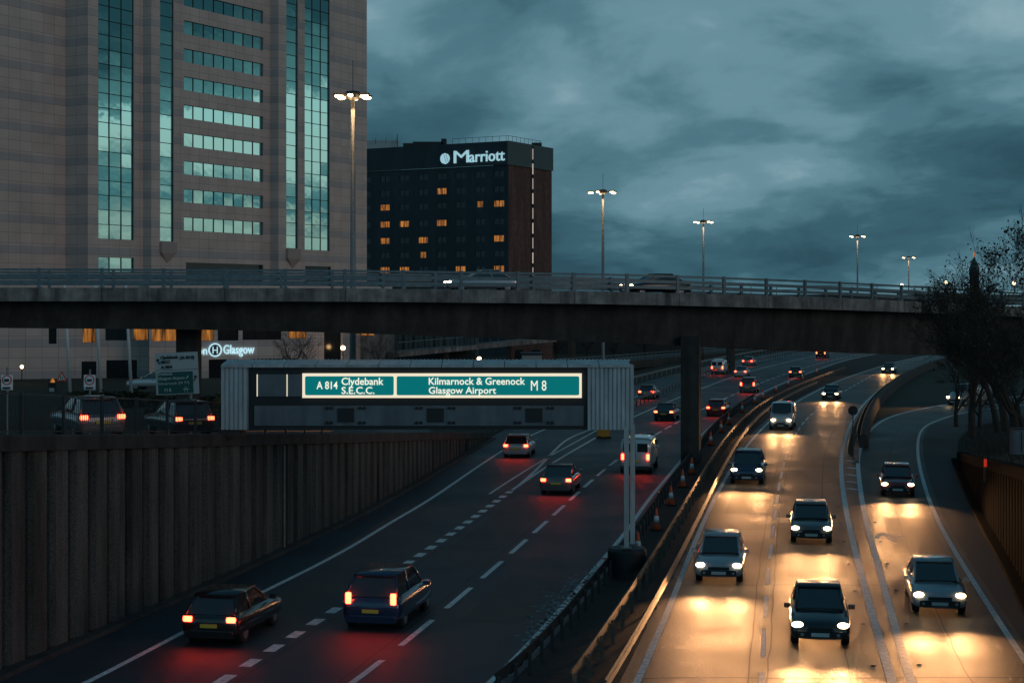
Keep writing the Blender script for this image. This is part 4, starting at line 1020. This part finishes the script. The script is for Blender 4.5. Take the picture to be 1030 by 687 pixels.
# ------------------------------------------------------------------ trees
def tree(px, Y, z0, h, spread, label, seed, levels=5, trunk=.2, leafy=0, name='bare_tree', group=None, mult=3, lowfork=.25):
    rnd = random.Random(seed); root = thing(name, label, 'tree', at(px, Y, z0), 0, group)
    bmt, bmc = bmesh.new(), bmesh.new(); tips = []
    def grow(p, d, l, r, lev):
        q = p; pts_ = [p]; rad = [r]; segs = 3
        for k in range(segs):
            d = (d + Vector((rnd.gauss(0, .13), rnd.gauss(0, .13), rnd.gauss(.05, .08)))).normalized(); q = q + d * l / segs; pts_.append(q); rad.append(r * (1 - .38 * (k + 1) / segs))
        tube(bmt if lev == 0 else bmc, pts_, rad, 7 if lev < 2 else 3, cap=lev < 2)
        if lev >= levels: tips.append(q); return
        n = rnd.randint(mult - 1, mult + 1) if lev else mult + 1
        for k in range(n):
            t = rnd.uniform(.35, 1.0) if k else 1.0; base = pts_[min(segs, int(t * segs))]
            ax = Vector((rnd.gauss(0, 1), rnd.gauss(0, 1), rnd.gauss(0, .35))); 
            nd = (d * rnd.uniform(.7, 1.1) + ax.normalized() * spread * rnd.uniform(.5, 1.0)).normalized()
            grow(base, nd, l * rnd.uniform(.62, .82), max(.009, r * (1 - .38 * t) * rnd.uniform(.5, .68)), lev + 1)
    grow(Vector((0, 0, 0)), Vector((0, 0, 1)), h * lowfork, trunk, 0)
    new('trunk', bmt, M_bark, root, recalc=False); new('crown', bmc, M_bark, root, recalc=False)
    if leafy:
        bm = bmesh.new()
        for q in tips:
            if rnd.random() > leafy: continue
            for _ in range(2):
                c_ = q + Vector((rnd.gauss(0, .12), rnd.gauss(0, .12), rnd.gauss(0, .12))); t = Matrix.Rotation(rnd.uniform(0, 6), 3, Vector((rnd.gauss(0, 1), rnd.gauss(0, 1), 1)).normalized()); s_ = rnd.uniform(.04, .09)
                bm.faces.new([bm.verts.new(c_ + t @ Vector(v)) for v in ((-s_, 0, 0), (0, -s_, 0), (s_, 0, 0), (0, s_, 0))])
        new('leaves', bm, M_leaf, root, recalc=False)
tree(978, 84, 3.2, 15.5, .62, 'bare tree with last dry leaves at right, before the end of the flyover', 3, 7, .2, .35, mult=3, lowfork=.24)
tree(1022, 72, 4.2, 13.0, .75, 'dense bare tree cut by the right edge of the picture', 5, 7, .22, .1, mult=3, lowfork=.22)
tree(962, 110, 1.8, 12.5, .85, 'shorter bare tree under the right end of the flyover', 8, 5, .16, .0, lowfork=.22)
tree(1004, 96, 2.5, 16, .7, 'bare tree behind the two right hand trees, near the far railing', 12, 7, .2, .05, lowfork=.22)
tree(1012, 79, 3.9, 13.5, .7, 'bare tree with crossing limbs between the two nearest right hand trees', 44, 7, .2, .05, mult=3, lowfork=.2)
tree(1050, 88, 3.5, 15, .75, 'bare tree crowded against the flyover at the far right', 21, 6, .2, .1, lowfork=.22)
tree(292, 138, 3.0, 6.6, .8, 'bare forecourt tree right of the lit hotel lettering', 31, 5, .14, 0, group='bare trees before the hotel', lowfork=.3)
tree(318, 142, 3.0, 6.2, .8, 'bare forecourt tree between the lit lettering and the doorway lamp', 33, 5, .13, 0, group='bare trees before the hotel', lowfork=.3)
tree(386, 140, 3.0, 6.0, .8, 'small bare tree just right of the nearest mast', 37, 5, .12, 0, group='bare trees before the hotel', lowfork=.3)
for k, (px, Y) in enumerate(((560, 300), (590, 280), (618, 270), (650, 290), (675, 310), (530, 310))):
    tree(px, Y, 0, 12 + k % 3, .8, ('bare tree in the dark belt, %s' % ('above the gantry middle', 'left of the mast foot', 'right of the mast foot', 'above the gantry right end', 'beside the bridge pier', 'near the brick boxes')[k]), 50 + k, 5, .25, 0, name='distant_tree', group='distant trees under the flyover', lowfork=.2)
for k, (px, Y, hh) in enumerate(((985, 122, 14), (1030, 116, 15))):
    tree(px, Y, .8, hh, .9, 'bare tree on the dark bank behind the slip road, %s' % ('nearer the van', 'nearer the right edge')[k], 82 + k, 6, .16, 0, name='bank_tree', group='bare trees on the dark bank', lowfork=.16)
# climbing scrub on the right bank: one mass nobody could count
bm = bmesh.new(); rnd = random.Random(9)
for _ in range(5200):
    i = rnd.randrange(len(c_wallr) - 1); p = c_wallr[i]; n = normals(c_wallr)[i]; t = rnd.uniform(.4, 14)
    if p.y > 135: continue
    b = Vector((p.x + n.x * t, p.y + n.y * t, max(0, wallr_top(p.y) - .2) + .1 * t)); d = Vector((rnd.gauss(0, .3), rnd.gauss(0, .3), 1)).normalized(); l = rnd.uniform(.4, 1.6)
    s_ = .012; q = b + d * l
    bm.faces.new([bm.verts.new(x) for x in (b - Vector((s_, 0, 0)), b + Vector((s_, 0, 0)), q)])
o = new('scrub', bm, M_bark, recalc=False); o['kind'] = 'stuff'; o['label'] = 'dark scrub and twigs on the right bank'

# ------------------------------------------------------------------ far buildings under the flyover
def block(name, label, px0, px1, Y, y1, dpt, m, z0=0, wins=None, rot=0):
    a, b = at(px0, Y), at(px1, Y); r = thing(name, label, 'building', ((a.x + b.x) / 2, Y, 0), rot); w = b.x - a.x; h = zr(y1, Y)
    bm = bmesh.new(); box(bm, (0, dpt / 2, h / 2), (w, dpt, h)); new('wall', bm, m, r)
    bm = bmesh.new(); box(bm, (0, dpt / 2, h + .1), (w + .3, dpt + .3, .2)); new('roof', bm, M_dark, r)
    for (u0, u1, za, zb, mm_) in wins or ():
        bm = bmesh.new(); box(bm, (-w / 2 + w * (u0 + u1) / 2, -.03, (za + zb) / 2), (w * (u1 - u0), .06, zb - za)); o = new('window', bm, mm_, r)
        bm = bmesh.new(); box(bm, (-w / 2 + w * (u0 + u1) / 2, -.07, (za + zb) / 2), (.06, .04, zb - za)); new('window_frame', bm, M_dark, o)
    return r
block('glass_office', 'dark office block with bluish vertical glazing bars under the flyover', 385, 478, 185, 318, 20, M_dark, wins=[(i / 9 + .015, (i + 1) / 9 - .015, 4.5, 8.4, M_band) for i in range(9)])
block('brick_building', 'low red brick block above the middle of the gantry roof', 514, 556, 235, 342, 8, M_brick, wins=[(.1, .3, 2, 3.4, M_win_d), (.5, .7, 2, 3.4, M_win_d)])
block('pale_shed', 'pale low shed in front of the red brick block', 525, 545, 205, 357, 6, M_signface, wins=[(.2, .5, 1, 2, M_win_d)])
block('stone_annex', 'stone annex with orange lit windows right of the nearest mast', 360, 386, 168, 318, 15, M_conc, wins=[(.15, .62, 6.8, 9, M_winlow), (.8, .97, 7, 8.6, M_winlow)])
block('far_warehouse', 'long dark warehouse behind the trees under the flyover', 480, 700, 330, 322, 20, M_dark, wins=[(.85, .92, 4, 7, M_signface), (.55, .6, 3, 6, M_band)])
# footbridge ramp
r = thing('footbridge_ramp', 'sloping concrete footbridge ramp with rail, above the gantry', 'footbridge', at(400, 170)); RP = [at(400 + k * 16, 170 + k * 3, 0) for k in range(11)]
for i, p in enumerate(RP): p.z = zr(354.5 - i * 1.5, p.y)
bm = bmesh.new(); sweep(bm, RP, [(0, -.5), (0, 0), (-2.5, 0), (-2.5, -.5)]); world(new('deck', bm, M_conc, r))
bm = bmesh.new(); sweep(bm, [p + Vector((0, 0, 1.0)) for p in RP], [(0, 0), (0, .07), (-.07, .07), (-.07, 0)]); world(new('rail', bm, M_rail, r))
for p in resample(RP, 1.8): 
    bm = bmesh.new(); box(bm, p + Vector((0, .03, .5)), (.05, .05, 1.0)); world(new('railing_post', bm, M_rail, r))
for i in (3, 7): 
    bm = bmesh.new(); p = RP[i]; box(bm, (p.x, p.y + 1.2, p.z / 2 - .25), (.6, .6, p.z - .5)); world(new('pier', bm, M_conc_d, r))
# raised ramp road at the back left with parapet
r = thing('ramp_viaduct', 'raised concrete ramp with railing behind the merging side road', 'bridge', at(640, 215)); RP = [at(560 + k * 10, 190 + k * 7, 0) for k in range(28)]
for i, p in enumerate(RP): p.z = zr(371 - i * .95, p.y)
bm = bmesh.new(); sweep(bm, RP, [(0, -1.1), (0, .1), (-8, .1), (-8, -1.1)]); world(new('deck', bm, M_conc_d, r))
for hh in (1.1, .6): 
    bm = bmesh.new(); sweep(bm, [p + Vector((0, 0, hh)) for p in RP], [(0, 0), (0, .08), (-.07, .08), (-.07, 0)]); world(new('rail', bm, M_rail, r))
for p in resample(RP, 3.0)[:100]: 
    bm = bmesh.new(); box(bm, p + Vector((0, 0, .6)), (.08, .08, 1.1)); world(new('railing_post', bm, M_rail, r))
for i in range(2, 28, 4):
    p = RP[i]; bm = bmesh.new(); box(bm, (p.x - 3, p.y + 2, (p.z - 1.1) / 2), (.8, .8, p.z - 1.1)); world(new('pier', bm, M_conc_d, r))
# domed tower
r = thing('domed_tower', 'small dark domed tower with a glowing tip behind the bare tree', 'tower', at(980, 420)); zt = zr(275, 420)
bm = bmesh.new(); lathe(bm, (0, 0, 0), [(1.2, 0), (1.2, zt - .5), (1.4, zt - .4), (1.4, zt)], 16); new('shaft', bm, M_conc_d, r)
bm = bmesh.new(); lathe(bm, (0, 0, zt), [(1.35, 0), (1.3, 1.2), (.95, 2.4), (.4, 3.4), (.12, 4.2)], 16); new('dome', bm, M_band, r, True)
bm = bmesh.new(); lathe(bm, (0, 0, zt + 4.2), [(.15, 0), (.3, .6), (.05, 1.5)], 8); new('finial', bm, mat('lit_finial', (.5, .2, .1), .5, emit=(1, .3, .12), es=.5), r)

# ------------------------------------------------------------------ impact attenuator and signs on the noses
r = thing('nose_barrier', 'yellow crash cushion at the nose of the merge, just under the gantry', 'crash barrier', G(607, 440))
bm = bmesh.new(); box(bm, (0, 0, .5), (.9, 1.4, 1.0)); bmesh.ops.bevel(bm, geom=bm.edges[:], offset=.18, segments=3); new('body', bm, mat('crash_yellow', (.55, .27, .02), .5), r)
bm = bmesh.new(); box(bm, (0, 0, .06), (1.1, 1.6, .12)); new('base', bm, M_dark, r)
r = thing('round_sign', 'round road sign seen from behind, on a post in the gore', 'road sign', G(858, 463)); 
post(r, 3.2, .04, M_darkm); bm = bmesh.new(); lathe(bm, (0, 0, 3.2), [(.31, 0), (.31, .03)], 24, 'Y'); new('disc', bm, M_dark, r)
bm = bmesh.new(); box(bm, (0, -.03, 3.2), (.5, .03, .05)); new('bracket', bm, M_darkm, r)
bm = bmesh.new(); c_n = [p for p in resample(c_r2, .8) if 103 < p.y < 119]; sweep(bm, offset(c_n, .8), [(0, 0), (0, .14), (.3, .14), (.3, 0)]); struct('gore_kerb', bm, M_conc)
cb = [p for p in resample(c_r2, 1.0) if 114 < p.y < 330]
r = thing('barrier_wall', 'dark curved concrete barrier wall between the bend and the slip road', 'wall', cb[0])
bm = bmesh.new(); sweep(bm, offset(cb, 1.15), [(0, -.05), (0, .85), (.12, .95), (.4, .95), (.5, .85), (.6, -.05)]); world(new('wall', bm, M_conc_d, r))
# traffic cabinet on right bank
r = thing('utility_cabinet', 'grey utility cabinet above the right retaining wall', 'cabinet', at(1026, 66, 4.0)); bm = bmesh.new(); box(bm, (0, 0, .5), (.7, .4, 1.0)); new('body', bm, M_clad_mid, r); bm = bmesh.new(); box(bm, (0, -.21, .5), (.03, .02, .8)); new('door_seam', bm, M_dark, r)
bm = bmesh.new(); box(bm, (0, 0, 1.03), (.78, .48, .06)); new('lid', bm, M_darkm, r)

# ------------------------------------------------------------------ vehicles
PAINT = {}
def paint(n, c):
    if n not in PAINT:
        m = mat('car_paint_' + n, c, .25, .35, spec=.6); m.node_tree.nodes['Principled BSDF'].inputs['Coat Weight'].default_value = .8; PAINT[n] = m
    return PAINT[n]
COLS = {'black': (.012, .012, .014), 'silver': (.35, .36, .38), 'dark blue': (.015, .03, .08), 'grey': (.10, .105, .11), 'white': (.6, .6, .6), 'dark red': (.16, .015, .015), 'dark green': (.015, .05, .035)}
def vehicle(p, hd, colour, kind, label, group, beams=0.0, tails=0.0):
    """p: ground point under the middle; hd: heading vector; local +X is forward."""
    rz = math.atan2(hd.y, hd.x); pm = paint(colour.replace(' ', '_'), COLS[colour])
    cat = {'hatch': 'car', 'saloon': 'car', 'suv': 'car', 'van': 'van', 'bus': 'bus'}[kind]
    nm = {'hatch': 'hatchback_car', 'saloon': 'saloon_car', 'suv': 'tall_car', 'van': 'panel_van', 'bus': 'bus'}[kind]
    r = thing(nm, label, cat, p, rz, group)
    if kind == 'van':
        L_, W_, hr = 5.2, 1.95, 2.15; stn = [(-2.6, 1.85, .86), (-2.56, 2.1, .96), (-1.0, 2.15, .975), (.9, 2.15, .97), (1.15, 2.05, .93), (1.75, 1.25, .93), (2.3, 1.12, .9), (2.58, .85, .8), (2.64, .6, .7)]
    elif kind == 'suv':
        L_, W_, hr = 4.5, 1.9, 1.68; stn = [(-2.26, .82, .82), (-2.2, 1.0, .92), (-2.0, 1.06, .96), (-1.2, 1.08, .98), (.4, 1.07, .99), (1.1, 1.04, .98), (1.7, 1.0, .96), (2.1, .94, .92), (2.2, .84, .88), (2.28, .64, .8)]
    else:
        L_, W_, hr = 4.3, 1.78, 1.46; e = .25 if kind == 'saloon' else 0
        stn = [(-2.14 - e, .74, .78), (-2.10 - e, .90, .86), (-1.9 - e, .96, .90), (-1.3, .97, .92), (.3, .95, .93), (1.0, .93, .92), (1.6, .86, .91), (2.0, .78, .88), (2.12, .70, .84), (2.18, .56, .78)]
    # body shell
    bm = bmesh.new(); prev = None
    for x, zt, w in stn:
        lo = .24; sec = [(w * .82, lo), (w * .97, lo + .08), (w, (lo + zt) * .5), (w * .96, zt - .1 if kind != 'van' else zt - .2), (w * (.84 if kind != 'van' else .86), zt)]
        ring = [bm.verts.new((x, y, z)) for y, z in sec] + [bm.verts.new((x, -y, z)) for y, z in reversed(sec)]
        if prev:
            for k in range(10): bm.faces.new((prev[k], prev[(k + 1) % 10], ring[(k + 1) % 10], ring[k]))
        else: bm.faces.new(ring[::-1])
        prev = ring
    bm.faces.new(prev); body = new('body', bm, pm, r, True); sm = body.modifiers.new('round', 'SUBSURF'); sm.levels = sm.render_levels = 1
    xf, xr = stn[-1][0], stn[0][0]; wf, wr = stn[-2][2], stn[1][2]
    # greenhouse
    if kind != 'van':
        zb = stn[3][1] - .05; 
        if kind == 'hatch': b0, b1, t0, t1 = -2.0, .98, -1.6, .05
        elif kind == 'suv': b0, b1, t0, t1 = -2.08, 1.22, -1.75, .35
        else: b0, b1, t0, t1 = -1.85, .95, -1.05, .0
        wb, wt = W_ / 2 * .86, W_ / 2 * .69; zt_ = hr - .05
        bm = bmesh.new(); B_ = [bm.verts.new(q) for q in ((b0, -wb, zb), (b1, -wb * .92, zb), (b1, wb * .92, zb), (b0, wb, zb))]; T_ = [bm.verts.new(q) for q in ((t0, -wt, zt_), (t1, -wt, zt_), (t1, wt, zt_), (t0, wt, zt_))]
        for k in range(4): bm.faces.new((B_[k], B_[(k + 1) % 4], T_[(k + 1) % 4], T_[k]))
        bm.faces.new(T_); new('windows', bm, M_glass_car, r)
        bm = bmesh.new(); box(bm, ((t0 + t1) / 2, 0, zt_ + .025), (t1 - t0 + .08, 2 * wt + .06, .06)); bmesh.ops.bevel(bm, geom=bm.edges[:], offset=.028, segments=2)
        for s in (-1, 1):
            for (a, b) in (((b0, s * wb, zb), (t0, s * wt, zt_)), ((b1, s * wb * .92, zb), (t1, s * wt, zt_)), (((b0 + b1) / 2 - .2, s * wb * .97, zb), ((t0 + t1) / 2, s * wt, zt_))):
                beam(bm, Vector(a), Vector(b), .07, .07)
        new('roof', bm, pm, r, True)
    else:
        bm = bmesh.new()
        for (x0, z0_, x1, z1_, ww) in ((1.86, 1.30, 1.22, 2.03, .78),):
            A = [(x0, -ww, z0_), (x0, ww, z0_), (x1, ww * .92, z1_), (x1, -ww * .92, z1_)]; bm.faces.new([bm.verts.new(Vector(q) + Vector((.09, 0, .06))) for q in A])
        new('windscreen', bm, M_glass_car, r)
        for s in (-1, 1):
            bm = bmesh.new(); box(bm, (.95, s * .975, 1.55), (.8, .02, .5)); new('side_window', bm, M_glass_car, r)
            bm = bmesh.new(); box(bm, (-2.615, s * .42, 1.55), (.03, .62, .5)); new('rear_window', bm, M_glass_car, r)
        bm = bmesh.new(); box(bm, (-2.62, 0, 1.1), (.02, .025, 1.6)); box(bm, (-2.63, .2, 1.05), (.04, .1, .04)); new('rear_door_seam', bm, M_dark, r)
    # bumpers / grille
    bm = bmesh.new(); box(bm, (xf - .02, 0, .40), (.12, wf * 1.5, .2)); box(bm, (xf - .01, 0, .56), (.08, wf * .9, .1)); bmesh.ops.bevel(bm, geom=bm.edges[:], offset=.02, segments=1); new('grille', bm, M_dark, r)
    bm = bmesh.new(); box(bm, (xr + .02, 0, .36), (.14, wr * 1.75, .2)); bmesh.ops.bevel(bm, geom=bm.edges[:], offset=.04, segments=2); new('rear_bumper', bm, M_darkm if kind == 'van' else pm, r)
    bm = bmesh.new(); box(bm, (xf + .05, 0, .40), (.02, .52, .11)); new('number_plate', bm, M_plate_w, r)
    zp = .62 if kind != 'van' else .75
    bm = bmesh.new(); box(bm, (xr - .055, 0, zp), (.02, .52, .11)); new('number_plate', bm, M_plate_y, r)
    if kind == 'hatch' or kind == 'suv':
        bm = bmesh.new(); box(bm, (t0 - .02, 0, zt_ + .02), (.16, wt * 1.7, .03)); new('spoiler', bm, pm, r)
    if kind != 'van':
        bm = bmesh.new(); box(bm, (1.0, 0, zb + .035), (.10, W_ * .72, .03)); new('wiper_cowl', bm, M_dark, r)
        for s in (-1, 1):
            bm = bmesh.new(); box(bm, (b1 * .5 + t1 * .5 - .75, s * (wb * .5 + wt * .5 + .0) , zb + .12), (.02, .05, .22)); bm.free()
            bm = bmesh.new(); lathe(bm, (xf + .015, s * wf * .62, .40), [(.055, 0), (.05, .03)], 10, 'X'); new('fog_lamp', bm, M_rim, r)
            bm = bmesh.new(); box(bm, (-.05, s * (W_ / 2 * .985), .82), (.16, .03, .035)); new('door_handle', bm, M_darkm, r)
    zl = .66 if kind not in ('van', 'suv') else .82
    for s in (-1, 1):
        bm = bmesh.new(); bmesh.ops.create_uvsphere(bm, u_segments=14, v_segments=8, radius=1, matrix=Matrix.Translation((xf - .11, s * wf * .78, zl)) @ Matrix.Diagonal((.13, .17, .085, 1))); new('headlight', bm, M_hl if beams else M_rim, r, True)
        tall = kind in ('van', 'suv')
        bm = bmesh.new(); box(bm, (xr + .02, s * wr * .78, (.80 if not tall else 1.0)), (.1, .16 if tall else .26, .34 if tall else .15)); bmesh.ops.bevel(bm, geom=bm.edges[:], offset=.03, segments=2); new('tail_light', bm, M_tl if tails else M_red, r)
        bm = bmesh.new(); box(bm, (.85, s * (W_ / 2 + .06), (1.0 if kind != 'van' else 1.35)), (.12, .2, .13)); bmesh.ops.bevel(bm, geom=bm.edges[:], offset=.03, segments=2); new('door_mirror', bm, pm, r)
        for wx in (xr + .78, xf - .82):
            c = (wx, s * (W_ / 2 - .15), .32); bm = bmesh.new(); lathe(bm, c, [(.2, -.11), (.31, -.11), (.325, -.06), (.325, .06), (.31, .11), (.2, .11)], 20, 'Y'); wh = new('wheel', bm, M_rubber, r)
            bm = bmesh.new(); lathe(bm, (wx, s * (W_ / 2 - .14), .32), [(.20, -.112), (.20, .112), (.06, .12)], 10, 'Y'); new('rim', bm, M_rim, wh)
            bm = bmesh.new(); lathe(bm, (wx, s * (W_ / 2 - .17), .35), [(.39, -.1), (.39, .1)], 18, 'Y'); new('wheel_arch', bm, M_dark, r)
    if beams:
        for s in (-1, 1):
            l = bpy.data.lights.new('headlight_beam', 'SPOT'); l.energy = beams; l.color = (1, .47, .18); l.spot_size = R(26); l.spot_blend = 1.0; l.shadow_soft_size = .12
            o = bpy.data.objects.new('headlight_beam', l); COL.objects.link(o); o.parent = r; o.location = (xf + .12, s * wf * .78, zl)
            o.rotation_euler = Vector((1, 0, -.04)).to_track_quat('-Z', 'Y').to_euler(); o.scale = (2.6, 1, 1)
    if tails:
        l = bpy.data.lights.new('tail_light_glow', 'AREA'); l.shape = 'RECTANGLE'; l.size = 1.4; l.size_y = .15; l.energy = tails; l.color = (1, .04, .015)
        o = bpy.data.objects.new('tail_light_glow', l); COL.objects.link(o); o.parent = r; o.location = (xr - .16, 0, .8)
        o.rotation_euler = Vector((-1, 0, -.25)).to_track_quat('-Z', 'Y').to_euler()
    return r
def follow(c, Y, back):
    for a, b in zip(c, c[1:]):
        if a.y <= Y <= b.y: d = (b - a).normalized(); return -d if back else d
    d = (c[1] - c[0]).normalized() if Y < c[0].y else (c[-1] - c[-2]).normalized(); return -d if back else d
# oncoming cars: (column, row of the headlights, lane curve, colour, kind, label)
EB = 'oncoming vehicles on the eastbound side'
BE = 1500
on = [
 (723, 568, c_r1, 'silver', 'hatch', 'silver hatchback with lit headlights in the left eastbound lane, nearest the gantry legs'),
 (825, 628, c_rlane, 'black', 'saloon', 'black saloon with lit headlights in the middle of the eastbound road, nearest the camera'),
 (816, 531, c_rlane, 'grey', 'hatch', 'grey hatchback following the black saloon, beside the gore hatching'),
 (751, 475, c_r1, 'dark blue', 'suv', 'dark blue tall car with lit headlights in the left eastbound lane beyond the first'),
 (786, 424, c_r1, 'white', 'van', 'white van with lit headlights on the bend beyond the dark blue tall car'),
 (835, 396, c_r1, 'black', 'hatch', 'black hatchback with lit headlights farther up the bend, left eastbound lane'),
 (893, 371, c_r1, 'grey', 'saloon', 'grey saloon with lit headlights, farthest oncoming car under the flyover'),
]
for px, py, c, colr, kind, lb in on:
    p = G(px, py, .66); p.z = 0; hd = follow(c, p.y, True); vehicle(p - hd * 2.0, hd, colr, kind, lb, EB, BE)
for px, py, colr, kind, lb in ((945, 598, 'silver', 'saloon', 'silver saloon with lit headlights, nearest car on the slip road'), (903, 487, 'dark red', 'hatch', 'dark red hatchback with lit headlights farther up the slip road')):
    p = G(px, py, .66); p.z = 0; hd = follow(c_s2, p.y, True); vehicle(p - hd * 2.0, hd, colr, kind, lb, 'oncoming vehicles on the slip road', BE)
WB = 'vehicles driving away on the westbound side'
away = [
 (212, 622, c_ledge, 'black', 'hatch', 'black hatchback with red tail lights astride the left edge line, nearest the ribbed wall'),
 (375, 607, c_chev, 'dark blue', 'suv', 'dark blue tall car with red tail lights by the dashed merge line, nearest the camera'),
 (560, 482, c_chev, 'grey', 'saloon', 'grey saloon with red tail lights left of the lane line, below the gantry sign'),
 (519, 448, c_ledge, 'silver', 'hatch', 'silver hatchback with red tail lights coming off the merging side road'),
 (640, 462, c_lane, 'white', 'van', 'white van with red tail lights seen beside the gantry legs'),
 (668, 414, c_lane, 'black', 'saloon', 'black saloon with red tail lights just left of the bridge pier'),
 (720, 410, c_lane, 'dark red', 'hatch', 'dark red hatchback with red tail lights just right of the bridge pier'),
 (752, 388, c_lane, 'grey', 'suv', 'grey tall car with red tail lights, second beyond the bridge pier'),
 (745, 373.5, c_chev, 'silver', 'saloon', 'silver saloon with red tail lights in the far left westbound lane'),
 (800, 374, c_lane, 'dark green', 'hatch', 'dark green hatchback with red tail lights near the far end of the cones'),
 (826, 356, c_chev, 'black', 'van', 'black van with red tail lights, farthest westbound vehicle under the flyover'),
]
for px, py, c, colr, kind, lb in away:
    p = G(px, py, .8); p.z = 0; hd = follow(c, p.y, False); vehicle(p + hd * 2.0, hd, colr, kind, lb, WB, 0, 7)
side_ = [(650, 394, 'grey', 'hatch', 'grey hatchback with red tail lights on the merging side road, above the gantry end'), (722, 371, 'white', 'van', 'white van with red tail lights on the merging side road, before the far pier'), (752, 363, 'silver', 'saloon', 'silver saloon with red tail lights on the merging side road, beyond the far pier')]
for px, py, colr, kind, lb in side_:
    p = G(px, py, .8); p.z = 0; hd = follow(c_ledge, p.y, False); vehicle(p + hd * 2.0, hd, colr, kind, lb, 'vehicles on the merging side road', 0, 7)
# cars on the side street above the wall
for px, Y, colr, lb, t in ((160, 66, 'black', 'black hatchback with red tail lights behind the fence, under the direction sign', 15), (62, 58, 'grey', 'grey hatchback with orange-red lights behind the fence at the left', 15)):
    c = at(px, Y); hd = follow(c_wall, Y, False); c.z = lz(px, Y) + .04; vehicle(c + hd * 2, Vector((hd.x - .75, hd.y, 0)).normalized(), colr, 'hatch', lb, 'vehicles on the side street', 0, t)
c = at(157, 128); c.z = lz(157, 128) + .3; vehicle(c, Vector((-1, .15, 0)), 'white', 'saloon', 'white saloon parked before the hotel entrance, half hidden by the direction sign', None, 0, 0)
# traffic on the flyover
for px, colr, back_, lb in ((505, 'silver', True, 'silver saloon on the flyover below the dark hotel'), (700, 'black', True, 'black saloon on the flyover behind the railing, right of the second mast')):
    i = min(range(len(pts)), key=lambda k: abs(pts[k].x * F / pts[k].y + CX - px)); p = pts[i] + ns[i] * 5.2; p.z = pts[i].z - .13
    hd = (pts[i + 1] - pts[i]).normalized(); hd.z = 0; vehicle(p, -hd if back_ else hd, colr, 'saloon', lb, 'cars on the flyover', 600, 0)
# vehicle deep under the flyover at right
c = G(958, 409); vehicle(c + Vector((2.5, 3, 0)), Vector((-.8, -.6, 0)), 'silver', 'van', 'silver van with lit headlights in the dark underpass at right', None, 900, 0)
